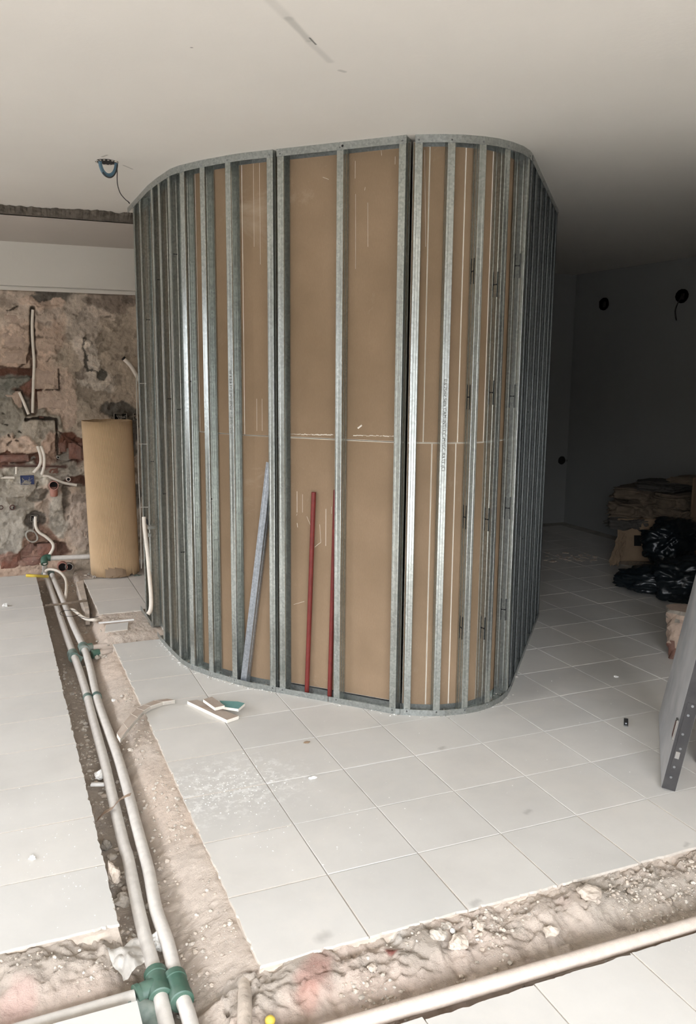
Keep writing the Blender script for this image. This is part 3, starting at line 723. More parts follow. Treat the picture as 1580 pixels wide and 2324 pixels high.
def u_sec(z0, up, leg, t=.0013):
    s = 1 if up else -1
    return [(-.0018, z0), (DEP+.002, z0), (DEP+.002, z0+s*leg), (DEP+.002-t, z0+s*leg), (DEP+.002-t, z0+s*t), (-.0018+t, z0+s*t), (-.0018+t, z0+s*leg), (-.0018, z0+s*leg)]
def ribbon(pts, t):
    """thicken an open 2-D line into a closed outline"""
    n = len(pts); P = [Vector(p) for p in pts]; L = []; 
    for i in range(n):
        a = (P[i]-P[i-1]).normalized() if i else (P[1]-P[0]).normalized(); c = (P[i+1]-P[i]).normalized() if i < n-1 else a
        m = (a+c).normalized(); nn = Vector((-m.y, m.x)); k = 1/max(.5, nn.dot(Vector((-a.y, a.x)))); L.append(P[i]+nn*t*k)
    return P+L[::-1]
def stud_profile(side):
    w, d, c = .0165, DEP-.0015, .0022
    p = [(-w, .007), (-w, c*.6), (-w+c*.6, 0), (-.007, 0), (-.005, .0012), (.005, .0012), (.007, 0), (w-c, 0), (w-c*.3, c*.3), (w, c), (w, .014), (w-.0018, .017), (w-.0018, .021), (w, .024),
         (w, d-.024), (w-.0018, d-.021), (w-.0018, d-.017), (w, d-.014), (w, d-c), (w-c*.3, d-c*.3), (w-c, d), (-w+c, d), (-w, d-.001), (-w, d-.007)]
    if side < 0: p = [(-x, y) for x, y in p][::-1]
    return p
def make_stud(parent, s, side, z0=.002, z1=CEIL-.003, slots=(), mat=None, lean=0):
    t = tan_at(s, .02); nrm = Vector((-t.y, t.x)); o = pt(s)
    sec = ribbon(stud_profile(side), .0009); n = len(sec); vs = []
    for z in (z0, z1):
        for p in sec: q = o+t*p.x+nrm*(p.y+.0004); vs.append((q.x, q.y, z))
    b = MB(); fs = [(k, (k+1) % n, n+(k+1) % n, n+k) for k in range(n)]; fs += [tuple(range(n-1, -1, -1)), tuple(range(n, 2*n))]; b.add(vs, fs)
    st = b.build('stud', mat or M_ZINC, parent)
    for zc in slots:
        b = MB(); sx_ = side*(.0165+.0004)
        Hs = [(.020,-.055),(.0215,-.055),(.0215,-.004),(.029,-.0015),(.037,-.0015),(.044,-.004),(.044,-.055),(.0455,-.055),(.0455,.055),(.044,.055),(.044,.004),(.037,.0015),(.029,.0015),(.0215,.004),(.0215,.055),(.020,.055)]
        n_ = len(Hs); vs = []
        for k_ in (sx_-side*.0022, sx_+side*.0014):
            for y, z in Hs: q = o+t*k_+nrm*y; vs.append((q.x, q.y, zc+z))
        b.add(vs, [tuple(range(n_)), tuple(range(2*n_-1, n_-1, -1))]+[(a_, (a_+1) % n_, n_+(a_+1) % n_, n_+a_) for a_ in range(n_)])
        b.build('punched_slot', M_SLOT, st)
    return st
def board(parent, s0, s1, z0, z1, name='gypsum_board', cham=.0022, d0=DEP+.003):
    T = .0125; ss = [s0+cham]+[s for s in samples(s0, s1)[1:-1] if s0+.01 < s < s1-.01]+[s1-cham]
    so = [s0]+ss[1:-1]+[s1]; n = len(ss); vs = []
    def row(lst, d, z): 
        for s in lst: p = off(s, d); vs.append((p.x, p.y, z))
    row(ss, d0, z0+cham); row(ss, d0, z1-cham); row(so, d0+cham, z0); row(so, d0+cham, z1); row(so, d0+T, z0); row(so, d0+T, z1)
    fs = []; m = []
    for i in range(n-1):
        fs.append((i, i+1, n+i+1, n+i)); m.append(0)
        fs.append((2*n+i, 2*n+i+1, i+1, i)); m.append(1)
        fs.append((n+i, n+i+1, 3*n+i+1, 3*n+i)); m.append(1)
        fs.append((4*n+i, 4*n+i+1, 2*n+i+1, 2*n+i)); m.append(1)
        fs.append((3*n+i, 3*n+i+1, 5*n+i+1, 5*n+i)); m.append(1)
        fs.append((5*n+i, 5*n+i+1, 4*n+i+1, 4*n+i)); m.append(0)
    for e in (0, n-1): fs.append((e, n+e, 3*n+e, 2*n+e)); m.append(1); fs.append((2*n+e, 3*n+e, 5*n+e, 4*n+e)); m.append(1)
    b = MB(); b.add(vs, fs); b.m = m
    return b.build(name, [M_BOARD, M_GYP], parent)
def screws(parent, slist):
    b = MB()
    for s in slist:
        for z in (.020, CEIL-.022):
            t = tan_at(s, .02); nrm = Vector((-t.y, t.x)); p = pt(s)-nrm*.0018; c = Vector((p.x, p.y, z)); N = Vector((-nrm.x, -nrm.y, 0))
            b.tube([c, c+N*.0012, c+N*.0026], [.0042, .0040, .0018], 8)
    o = b.build('screw_heads', M_SCREW, parent, smooth=True); o['kind'] = 'stuff'
def frame(name, label, s0, s1, studs, tops, bots, legt=.033, legb=.029, zm=None):
    e = empty(name, (pt((s0+s1)/2).x, pt((s0+s1)/2).y, 0)); tag(e, label, 'stud frame', 'galvanised stud frames of the curved partition')
    for a, c in tops: b = MB(); sweep(b, u_sec(CEIL, False, legt), a, c); b.build('top_track', M_TRACK, e)
    for a, c in bots: b = MB(); sweep(b, u_sec(0.0, True, legb), a, c); b.build('bottom_track', M_TRACK, e)
    for s, side, sl in studs: make_stud(e, s, side, slots=sl, mat=zm)
    screws(e, [s for s, *_ in studs]); return e
sA = (.55, 1.15, 1.75, 2.3)
FL = frame('metal_stud_frame', 'long curved galvanised stud frame on the left, nearest the cardboard roll', 0, SI,
    [(.20, -1, ()), (.43, -1, (1.05, 1.9)), (.80, -1, (.9, 2.1)), (.955, -1, (1.45,)), (1.13, -1, (.62, 1.4, 2.2)), (1.285, -1, (1.55,)), (1.44, -1, (.95,)), (1.61, -1, (.75, 1.5)), (SI-.0175, 1, ())],
    [(0, 1.0), (1.003, SI)], [(0, .42), (.62, 1.12), (1.124, SI)])
FC = frame('metal_stud_frame', 'flat middle stud frame of the partition holding two red tubes', SJ, SK_,
    [(SJ+.0175, -1, ()), (2.2, 1, ()), (SK_-.0175, 1, ())], [(SJ, SK_)], [(SI+.002, SJ+.272), (SJ+.275, SK_+.02)])
FR = frame('metal_stud_frame', 'rounded corner stud frame turning right of the flat bay, widest brown strips between studs', SM, SE,
    [(SM+.016, 1, ()), (2.705, -1, ()), (2.846, -1, (.42, .95, 1.5, 2.05)), (2.985, -1, (.40, .93, 1.52, 2.0)), (SE-.05, -1, (.45, .96, 1.5, 2.1))], [(SM, SE)], [(SK_+.022, SE)])
FD = frame('metal_stud_frame', 'straight stud frame receding into the dark room at the right end of the partition', SF, SEND,
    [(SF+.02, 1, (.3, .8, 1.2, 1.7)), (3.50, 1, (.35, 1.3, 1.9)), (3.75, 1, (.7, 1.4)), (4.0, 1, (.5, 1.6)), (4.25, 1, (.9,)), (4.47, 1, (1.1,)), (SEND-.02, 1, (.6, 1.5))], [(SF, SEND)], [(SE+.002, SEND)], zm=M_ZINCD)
def s_px(px, py, d=DEP+.003):
    """arc length where a sight line meets the board surface"""
    r = ray(px, py); best = None
    for s in np.linspace(0, SEND, 1400):
        p = off(s, d); c = p.x*r.y-p.y*r.x
        if best is not None and best[1]*c <= 0: return s
        best = (s, c)
    return SEND
ZS = 1.29
lo_l = [.02, .55, .85, 1.06, 1.22, 1.36, 1.53, SI-.02]; up_l = [.02, .70, .95, 1.15, 1.30, 1.45, 1.64, SI-.02]
for cuts, z0, z1 in ((lo_l, .012, ZS-.0015), (up_l, ZS+.0015, CEIL-.01)):
    for a, c in zip(cuts[:-1], cuts[1:]): board(FL, a+.0006, c-.0006, z0, z1, cham=.0012)
for z0, z1 in ((.034, ZS-.001), (ZS+.002, CEIL-.008)): board(FC, SI+.0, SK_+.012, z0, z1, cham=.0028 if z0 < 1 else .0018)
r_lo = [SM-.015, s_px(975, 1200), s_px(1028, 1200), s_px(1092, 1200), 3.06, SE+.0]; r_up = [SM-.015, s_px(963, 900), s_px(1040, 900), s_px(1100, 900), 3.08, SE+.0]
for cuts, z0, z1 in ((r_lo, .016, ZS-.001), (r_up, ZS+.001, CEIL-.01)):
    for i, (a, c) in enumerate(zip(cuts[:-1], cuts[1:])): board(FR, a+.0006, c-.0006, z0, z1, cham=.0022)
for z0, z1 in ((.016, ZS-.001), (ZS+.001, CEIL-.01)):
    board(FD, SE+.012, 3.95, z0, z1); board(FD, 3.952, SEND-.01, z0, z1)
# closing boards at the two hidden ends keep the core dark
b = MB(); p0, p1 = off(SEND-.01, DEP+.02), off(.02, DEP+.02)
b.prism([(p0.x, p0.y), (p0.x+.02, p0.y+.02), (2.95, 7.4), (2.93, 7.4)][::1], .002, CEIL-.005); b.build('gypsum_board', M_BOARD, FD)
b = MB(); b.prism([(p1.x+.015, p1.y), (p1.x+.03, p1.y), (1.50, 7.19), (1.485, 7.19)], -.03, 2.50); b.build('gypsum_board', M_BOARD, FL)
# pin holes, small details on the middle frame
p = pt(s_px(776, 331, -.002)); q = ray(776, 331); sx0 = s_px(776, 331, -.0018); t = tan_at(sx0); N = Vector((t.y, -t.x, 0)); P0 = pt(sx0); zz = EYE+q.z*(P0.y/q.y)
b = MB(); c = Vector((P0.x, P0.y, zz))+N*.0016; b.tube([c, c+N*.0006], .0055, 14); b.build('punched_hole', M_SLOT, FC)
# torn paper scores on the middle board (pale raised fibres)
def on_board(px, py, d=DEP+.003-.0006):
    s = s_px(px, py, d); P0 = off(s, d); q = ray(px, py); return Vector((P0.x, P0.y, EYE+q.z*(P0.y/q.y)))
sc_ = MB()
for pts in [[(674,1115),(674,1163)],[(686.5,1122),(686.5,1163)],[(672,1170),(674,1166)],[(725.5,1190),(727.5,1230)],[(727,1231),(720,1236),(713,1242)],[(739,1155),(739.5,1239)],[(752,1150),(752,1166)],[(696,1172),(704,1192)],[(674,1187),(674.5,1197)],
            [(690,1365),(666,1372)],[(806,405),(805,365)],[(896,373),(897,355)],[(827,432),(829,425)],[(865,341),(866,353)],[(745,407),(732,402)],
            [(574,340),(576,560)],[(588,335),(590,600)],[(582,905),(583,978)],[(594,905),(595,978)],[(807,440),(806,610)],[(835,460),(834,560)],[(963,340),(966,560)]]:
    sc_.tube([on_board(*q) for q in pts], .0011 if pts[0][0] in (739, 674, 727) else .0006, 5)
for k in range(34):
    u = (k+.5)/34; x = 642+u*252; x = x if not (752 < x < 800) else x-50
    sc_.tube([on_board(x, 984.5+u*5.5+random.uniform(-1.2, 1.2)), on_board(x+7, 984.7+u*5.5+random.uniform(-1, 1.2))], random.uniform(.0008, .0022), 5)
x_ = on_board(817, 968); sc_.tube([on_board(812, 972), on_board(820, 965)], .004, 5)
sc_.build('torn_paper_score', M_GYP, FC)['kind'] = 'stuff'
# printed line on two studs
def stud_text(parent, s, txt, z0, size, side=1):
    cu = bpy.data.curves.new('t', 'FONT'); cu.body = txt; cu.size = size; cu.align_y = 'CENTER'; to = bpy.data.objects.new('t', cu); COL.objects.link(to)
    bpy.context.view_layer.update(); dg = bpy.context.evaluated_depsgraph_get(); me = bpy.data.meshes.new_from_object(to.evaluated_get(dg)); bpy.data.objects.remove(to)
    t = tan_at(s, .02); N = Vector((t.y, -t.x)); o = pt(s)
    b = MB(); vs = []
    for v in me.vertices: q = o+t*(-v.co.y)*-1*side+N*.0006; vs.append((q.x, q.y, z0-v.co.x))
    b.add(vs, [tuple(p.vertices) for p in me.polygons]); b.build('printed_line', M_INK, parent)
stud_text(FR, 2.705, '0.6 25mc Sella CAM-INTI CC-MVGC-BATT (CI', 1.58, .021); stud_text(FL, 1.61, '100 S 0.6 37 0 IMP OND 1-10-00-1040', 1.62, .02)

# mortar crumbs along the foot of the partition
for k in range(420):
    s = random.uniform(.75, SE); 
    if 1.9 < s and random.random() < .72: continue
    p = off(s, -.003-abs(random.gauss(0, .010))); r = random.uniform(.0015, .0045); 
    if p.x > LX1: pebble(CRUMBS, p.x, p.y, r*.2, r, 0 if random.random() < .5 else 1, .6)
for k in range(150):
    s = random.choice([random.uniform(1.0, 1.8), random.uniform(2.6, 3.2)]); p = off(s, random.uniform(.012, .06)); r = random.uniform(.002, .006); pebble(CRUMBS, p.x, p.y, .004+r*.4, r, 1, .7)
o = CRUMBS.build('plaster_crumbs', [M_WHITEP, M_GROUT]); tag(o, 'white plaster crumbs scattered over the grey floor tiles', 'crumbs', kind='stuff')

# ------------------------------------------------------------------ things leaning in the frame
def slab_prism(a, c, w_dir, d_dir, prof, name, mat, label, cat, group=None):
    """sweep a 2-D outline (w,d) from point a to point c"""
    sec = ribbon(prof, .001); n = len(sec); vs = [e+w_dir*p.x+d_dir*p.y for e in (a, c) for p in sec]; b = MB()
    b.add(vs, [(k, (k+1) % n, n+(k+1) % n, n+k) for k in range(n)]+[tuple(range(n-1, -1, -1)), tuple(range(n, 2*n))]); return tag(b.build(name, mat), label, cat, group)
def face_pt(px, py, d):
    s = s_px(px, py, d); P0 = off(s, d); q = ray(px, py); return Vector((P0.x, P0.y, EYE+q.z*(P0.y/q.y)))
a = face_pt(551, 1538, .016); c = face_pt(610, 1050, .020); a.z = .006
ax = (c-a).normalized(); t2 = tan_at(1.74); wd = Vector((t2.x, t2.y, 0)); wd = (wd-ax*wd.dot(ax)).normalized(); dd = ax.cross(wd)*-1
if dd.dot(Vector((-t2.y, t2.x, 0))) < 0: dd = -dd
slab_prism(a, c, wd, dd, [(-.017,.006),(-.017,0),(-.006,0),(-.004,.0015),(.004,.0015),(.006,0),(.015,0),(.017,.002),(.017,.012),(.015,.014),(.015,.020),(.017,.022),(.017,.040),(.015,.042),(-.017,.042),(-.017,.036)][::1], 'loose_stud', M_LOOSE,
           'loose bluish steel stud leaning diagonally between two uprights of the curved partition', 'metal stud')
for k, (p0, p1, lab) in enumerate([((696,1569),(712,1117),'dark red steel tube leaning free in the middle bay, hollow top visible'), ((748,1578),(762,1112),'dark red steel tube half hidden behind the middle upright')]):
    a, c = face_pt(p0[0], p0[1], .045), face_pt(p1[0], p1[1], .052); a.z = .003
    b = MB(); b.hollow(a, c, .0115, .0095, 18, 0); o = b.build('steel_tube', [M_REDP]); autosmooth(o); tag(o, lab, 'tube', 'red tubes leaning in the partition')

# ------------------------------------------------------------------ pipes in the left trench
PZ = -.052
def pz(x, y, z=PZ): return onz(x, y, z)
def pipe_pts(l, z=PZ, zs=None): return [onz(x, y, z if zs is None else zs[i]) for i, (x, y) in enumerate(l)]
def smooth_path(P, k=6):
    P = [Vector(p) for p in P]; out = []
    for i in range(len(P)-1):
        p0, p1, p2, p3 = P[max(i-1, 0)], P[i], P[i+1], P[min(i+2, len(P)-1)]
        for j in range(k):
            t = j/k; out.append(.5*((2*p1)+(-p0+p2)*t+(2*p0-5*p1+4*p2-p3)*t*t+(-p0+3*p1-3*p2+p3)*t**3))
    return out+[P[-1]]
def coupling(par, c, d, L, r, mat, rim=True):
    d = d.normalized(); a, e = c-d*L/2, c+d*L/2; b = MB()
    if rim: b.tube([a, a+d*.002, a+d*L*.22, a+d*L*.24, e-d*L*.24, e-d*L*.22, e-d*.002, e], [r*.94, r*1.06, r*1.06, r, r, r*1.06, r*1.06, r*.94], 20)
    else: b.tube([a, a+d*.001, e-d*.001, e], [r*.96, r, r, r*.96], 20)
    o = b.build('coupling', mat, par); autosmooth(o, 35); return o
R1 = .0205
def main_pipe(label, pts, rings, org):
    e = empty('supply_pipe', org); tag(e, label, 'pipe', 'twin white supply pipes in the left trench')
    P = smooth_path(pipe_pts(pts), 5); b = MB(); b.tube(P, R1, 20, jit=.02); o = b.build('pipe_run', M_PPR, e, smooth=True)
    return e
P1 = [(103,1303),(114,1335),(129,1377),(143,1420),(158,1463),(177,1513),(189,1550),(199,1584),(208,1620),(218,1658),(238,1732),(256,1812),(281,1916),(291,1949),(310,2045),(329,2126),(352,2207),(360,2240),(372,2299),(381,2340),(392,2400)]
P2 = [(118,1306),(142,1361),(167,1422),(190,1470),(205,1518),(219,1582),(237,1635),(243,1651),(268,1721),(289,1792),(311,1878),(337,1975),(354,2063),(380,2139),(398,2215),(406,2245),(423,2291),(434,2330),(450,2400)]
e1 = main_pipe('left one of the twin white supply pipes, nearest the left slab edge', P1, [], pz(200, 1584))
e2 = main_pipe('right one of the twin white supply pipes, beside the sandy bank', P2, [], pz(220, 1580))
def dirat(P, i): a, c = onz(*P[max(i-1, 0)], PZ), onz(*P[min(i+1, len(P)-1)], PZ); return (c-a)
coupling(e1, pz(199, 1584), dirat(P1, 7), .034, .0235, M_GREEND, False); coupling(e2, pz(220, 1581), dirat(P2, 5), .034, .0235, M_GREEND, False)
coupling(e1, pz(166, 1488), dirat(P1, 4), .085, .0295, M_GREEND); coupling(e2, pz(190, 1472), dirat(P2, 3), .085, .0295, M_GREEND)
coupling(e1, pz(102, 1300), dirat(P1, 0), .07, .028, M_GREEND); coupling(e2, pz(115, 1299), dirat(P2, 0), .05, .026, M_GREEND)
coupling(e1, pz(359, 2237), dirat(P1, 17), .105, .031, M_GREEN); coupling(e2, pz(404, 2245), dirat(P2, 15), .105, .031, M_GREEN)
# side socket of tees
def branch(par, a, c, r, mat, name='tee_branch'): b = MB(); b.tube([a, a+(c-a)*.02, a+(c-a)*.96, c], [r, r, r, r*.94], 18); o = b.build(name, mat, par); autosmooth(o, 35)
c1 = pz(357, 2240); l1 = pz(308, 2262); branch(e1, c1, l1, .0285, M_GREEN); branch(e1, l1+(c1-l1)*.18, l1-(c1-l1)*.02, .0310, M_GREEN, 'socket_rim')
c2 = pz(190, 1474); r2 = pz(209, 1470); branch(e2, c2, r2, .024, M_GREEND); branch(e1, pz(170, 1492), pz(185, 1500, -.075), .026, M_GREEND)
# fat clamp left of the lower coupling
b = MB(); q = pz(405, 2252); b.tube([q+Vector((-.03, .012, -.004)), q+Vector((-.055, .02, -.01))], .026, 18); o = b.build('tee_branch', M_GREEN, e2); autosmooth(o, 35)
def pipe(name, pts, r, mat, label, cat='pipe', seg=16, group=None, k=5, hollow=None):
    b = MB(); b.tube(smooth_path(pts, k) if k > 1 else pts, r, seg); o = b.build(name, mat, smooth=True); autosmooth(o, 50); return tag(o, label, cat, group)
pipe('branch_pipe', [pz(306, 2264), pz(150, 2309), pz(0, 2352), pz(-120, 2386)], R1, M_PPR, 'white branch pipe running left from the green tee, bottom left of the photo', k=1)
# lower green elbow with its pipe
e3 = empty('elbow_fitting', pz(320, 2300, -.09)); tag(e3, 'dusty green elbow fitting below the bottom left tee', 'pipe fitting')
b = MB(); b.tube(smooth_path([pz(294, 2290, -.075), pz(320, 2290, -.075), pz(340, 2300, -.075), pz(352, 2320, -.08), pz(362, 2350, -.08)], 6), .029, 20); o = b.build('elbow_body', M_GREEND, e3); autosmooth(o, 35)
b = MB(); b.tube([pz(292, 2291, -.075), pz(299, 2290, -.075)], .033, 20); o = b.build('socket_rim', M_GREEND, e3); autosmooth(o, 35)
# pipes of the cross trench
pipe('branch_pipe', [pz(204, 1471), pz(262, 1464, -.06), pz(300, 1459, -.075)], .019, M_PPRD, 'upper of two short dusty pipes entering under the main slab corner', k=2, group=None)
b = MB(); coup = None
e4 = empty('branch_pipe', pz(236, 1482, -.07)); tag(e4, 'lower short dusty pipe with green socket at the main slab corner', 'pipe')
b = MB(); b.tube([pz(222, 1484, -.062), pz(270, 1476, -.07)], .021, 16); o = b.build('pipe_run', M_PPRD, e4, smooth=True); autosmooth(o)
b = MB(); b.tube([pz(209, 1485, -.06), pz(225, 1483, -.062)], .027, 18); o = b.build('coupling', M_GREEN, e4); autosmooth(o, 35)
b = MB(); b.tube([pz(199, 1471), pz(209, 1469)], .0275, 18); o = b.build('coupling', M_GREEN, e2); autosmooth(o, 35)
# riser by the far wall
e5 = empty('riser_pipe', Vector((pz(103, 1300).x, FY-.06, -.05))); tag(e5, 'horizontal white pipe along the foot of the stripped wall with green elbow', 'pipe')
g = ony(105, 1270, 6.98); g2 = ony(213, 1265, 6.98); g.z = .045; g2.z = .05; b = MB(); b.tube([ony(112, 1267, 6.98), ony(220, 1262.5, 6.98)], .020, 16); o = b.build('pipe_run', M_PPR, e5, smooth=True); autosmooth(o)
b = MB(); gg = ony(101, 1268, 6.98); b.tube(smooth_path([ony(115, 1266, 6.98), ony(105, 1266, 6.98), ony(100, 1270, 6.96), ony(101, 1280, 6.93)], 5), .027, 18); o = b.build('elbow', M_GREEN, e5); autosmooth(o, 35)
b = MB(); b.tube([ony(101, 1275, 6.93), pz(102, 1300)], .0205, 16); o = b.build('pipe_run', M_PPR, e5, smooth=True); autosmooth(o)
# front trench: long dusty pipe
a, c = onz(823, 2318, -.018), onz(1600, 2092, -.012); dd = (c-a).normalized()
pts = [a-dd*1.0, a, a+(c-a)*.35, a+(c-a)*.7, c, c+dd*.9]
pipe('buried_pipe', pts, .0215, M_PPRD, 'long dusty pale pipe lying along the near slab edge in the front trench', seg=22, k=3)
pts = [onz(553, 2226, -.045), onz(556, 2270, -.025), onz(555, 2330, -.02), onz(556, 2400, -.02)]
b = MB(); b.tube(smooth_path(pts, 4), .019, 16, jit=.06); o = b.build('pipe_stub', M_SCREED, smooth=True); tag(o, 'mortar-caked pipe end sticking out of the dirt at the trench corner', 'pipe')
b = MB()
for v, f in [ICO2]: b.add([onz(613, 2316, -.03)+Vector((v_.x*.014, v_.y*.014, v_.z*.012)) for v_ in v], f)
tag(b.build('yellow_plug', M_YELLOW, smooth=True), 'small round yellow plastic plug half buried at the bottom edge of the photo', 'plug')
# flexible conduits
def cond(pts, r, label, mat=M_COND, group=None, name='conduit', k=6): return pipe(name, pts, r, mat, label, 'conduit', 12, group, k)
cond([onz(104, 1296, .0), onz(111, 1292, .02), onz(126, 1294, .02), onz(139, 1301, .01), onz(149, 1315, .0), onz(151, 1334, -.02), onz(149, 1352, -.05), onz(146, 1364, -.09)], .011, 'white flexible conduit looping from the green elbow down beside the twin pipes')
cond([onz(160, 1383, -.06), onz(168, 1385, -.035), onz(177, 1392, -.02), onz(187, 1400, -.01), onz(197, 1405, -.003), onz(214, 1407, -.0), onz(224, 1406, -.012)], .011, 'short white conduit coming out of the trench towards the leftover tile')
pipe('yellow_conduit', [onz(60, 1306, .012), onz(80, 1307, .008), onz(98, 1308, -.01), onz(108, 1308, -.02)], [.012, .013, .016, .016][0], M_YELLOW, 'short yellow pipe poking out beside the green couplings', k=4)
b = MB(); b.tube(smooth_path([onz(103, 1374, .005), onz(130, 1372, .002), onz(160, 1368, .012), onz(198, 1363, .014)], 4), [.008]*13, 7, jit=.5); tag(b.build('wood_stick', M_WOODD), 'thin weathered stick bridging the twin pipes', 'stick')
b = MB(); P = [onz(150+math.cos(a_)*22+8, 1392+math.sin(a_)*7, -.005+.01*math.sin(a_)) for a_ in np.linspace(.2, 6.0, 20)]; b.tube(P, .0018, 6); b.tube([onz(178, 1399, -.005), onz(200, 1404, .012), onz(224, 1399, .016)], .0018, 6)
tag(b.build('wire_loop', M_WIRE, smooth=True), 'thin dark wire loop lying over the right trench pipe', 'wire')
# thin brown strip lying over the pipes
strip = [(220,1862),(236,1845),(256,1834),(264,1823),(276,1812),(288,1806),(297,1803)]; zs_ = [-.07,-.045,-.02,-.02,-.022,-.02,-.022]
b = MB(); L_ = []
for i, (x, y) in enumerate(strip):
    p = onz(x, y, zs_[i]); n_ = Vector((.35, .9, 0)).normalized(); wdt = [.018,.016,.012,.011,.010,.011,.012][i]; L_.append((p-n_*wdt, p+n_*wdt))
vs = [q+Vector((0, 0, dz)) for dz in (0, .0012) for pr in L_ for q in pr]; n = len(L_)*2; fs = []
for i in range(len(L_)-1):
    fs += [(2*i+1, 2*i, 2*i+2, 2*i+3), (n+2*i, n+2*i+1, n+2*i+3, n+2*i+2), (2*i, n+2*i, n+2*i+2, 2*i+2), (2*i+1, 2*i+3, n+2*i+3, n+2*i+1)]
fs += [(0, 1, n+1, n), (n-2, 2*n-2, 2*n-1, n-1)]
b.add(vs, fs); tag(b.build('thin_strip', M_WOODL), 'bent strip of brown veneer laid across the twin pipes', 'strip')
# crumpled film
n = 26; b = MB(); A_ = [onz(243, 2170, -.04), onz(312, 2140, -.035), onz(330, 2185, -.03), onz(282, 2232, -.035)]
vs = []
for j in range(n):
    for i in range(n):
        u, v = i/(n-1), j/(n-1); p = (A_[0]*(1-u)+A_[1]*u)*(1-v)+(A_[3]*(1-u)+A_[2]*u)*v
        e_ = .006*(float(fbm(np.array(u*5.), np.array(v*5.+9), 3))-.5); h_ = .06*abs(float(fbm(np.array(u*2.2+3), np.array(v*2.2), 2))-.45)+.03*math.sin(u*3)*math.sin(v*3)
        vs.append((p.x+e_, p.y-e_, max(p.z+h_, bedz(p.x, p.y)+.004)))
b.add(vs, [(j*n+i, j*n+i+1, (j+1)*n+i+1, (j+1)*n+i) for j in range(n-1) for i in range(n-1)])
o = b.build('plastic_film', M_FILM, smooth=False); sm = o.modifiers.new('t', 'SOLIDIFY'); sm.thickness = .0006; tag(o, 'crumpled piece of cloudy plastic film beside the pipes, lower left', 'film')

# ---- individual lumps and offcuts
def rock(px, py, z, r, mat, name, label, cat, flat=.7, group=None, sq=(1, 1)):
    p = onz(px, py, z); b = MB(); V, F = ICO2; sd = Vector((random.uniform(0, 50),)*3); vs = []
    for v in V:
        k = 1+.55*(mnoise.noise(v*1.4+sd))+.18*mnoise.noise(v*4+sd); vs.append((p.x+v.x*r*k*sq[0], p.y+v.y*r*k*sq[1], max(p.z+v.z*r*k*flat+r*flat*.6, p.z)))
    b.add(vs, F); return tag(b.build(name, mat, smooth=False), label, cat, group)
G = 'mortar lumps in the front trench'
for (x, y, r, mt, lab) in [(995, 2128, .022, M_STONE, 'round mortar lump with a white cap in the front trench, centre'), (1012, 2108, .017, M_STONE, 'smaller pinkish lump touching the slab side of the white-capped one'),
        (1040, 2146, .026, M_SCREED, 'broad rounded sandy lump right of the white-capped one'), (1050, 2187, .008, M_STONE, 'small round pebble near the front trench pipe, left one of a pair'), (1082, 2190, .008, M_STONE, 'small round pebble near the front trench pipe, right one of a pair'),
        (1515, 2053, .012, M_SCREED, 'pale round pebble at the far right of the front trench'), (1338, 2040, .035, M_SCREED, 'jagged mortar lump under the slab edge, right of centre'), (846, 2200, .013, M_SCREED, 'beige lump beside the reddish stain of the front trench'),
        (1085, 2105, .018, M_SCREED, 'pinkish lump hanging off the slab edge'), (1250, 2120, .022, M_SCREED, 'rough lump at the end of the low mortar ridge')]:
    p = onz(x, y, -.04); rock(x, y, bedz(p.x, p.y)-.004, r, mt, 'mortar_lump', lab, 'rubble', .7, G)
rock(990, 2127, .0-.012, .008, M_WHITEP, 'plaster_lump', 'bright white plaster crumb on top of the round mortar lump', 'plaster'); rock(1028, 2116, -.016, .009, M_WHITEP, 'plaster_lump', 'bright white plaster crumb just right of the round lump', 'plaster')
rock(938, 2122, -.03, .012, M_WHITEP, 'plaster_lump', 'white powdery plaster patch below the slab edge', 'plaster', .3, sq=(1.2, .9))
rock(1013, 2190, -.055, .011, M_GYP, 'plaster_lump', 'pale square plaster piece on the sand of the front trench', 'plaster', .5)
G2 = 'stones beside the trench tee'
for x, y, r, q_ in [(221, 1495, .016, 'leftmost'), (229, 1490, .014, 'second from left'), (238, 1495, .016, 'nearest and largest'), (236, 1487, .011, 'rearmost small'), (244, 1491, .011, 'rightmost')]: rock(x, y, -.075, r, M_STONE, 'round_stone', q_+' round dusty stone of the cluster beside the trench coupling', 'stone', .8, G2)
rock(257, 1596-5, -.04, .009, M_WHITEP, 'plaster_lump', 'white crumb in the sand above the curved board offcut, left of it', 'plaster'); rock(297, 1704, -.025, .012, M_STONE, 'stone_chip', 'pale angular chip on the sand below the curved board offcut', 'stone')
rock(228, 1766, -.085, .022, M_WHITEP, 'crumpled_paper', 'crumpled white scrap in the trench beside the left pipe', 'scrap', .9)
rock(242, 1924, -.095, .02, M_CONC, 'stone_chip', 'grey cone-shaped chip in the trench between slab and left pipe', 'stone', .9)
rock(258, 1998, -.05, .034, M_SCREED, 'mortar_lump', 'large mortar lump clinging to the left slab edge', 'rubble', 1.0, None, (.6, 1.1)); rock(278, 2050, -.10, .026, M_STONE, 'mortar_lump', 'greyish lump on the trench bottom, touching the left pipe', 'rubble')
rock(357, 2138, -.08, .020, M_WHITEP, 'plaster_lump', 'white plaster block wedged between the twin pipes, upper one', 'plaster', .8); rock(361, 2153, -.085, .018, M_WHITEP, 'plaster_lump', 'white plaster block wedged between the twin pipes, lower one', 'plaster', .8)
rock(710, 1767, 0, .0135, M_WHITEP, 'plaster_chip', 'white plaster chip lying alone on the tiles, left of centre', 'plaster', .5, None, (1.2, .6))
rock(697, 1686, 0, .010, M_KRAFTD, 'brown_chip', 'small brown chip on the tiles behind the white one', 'chip', .5, None, (1.4, .6))
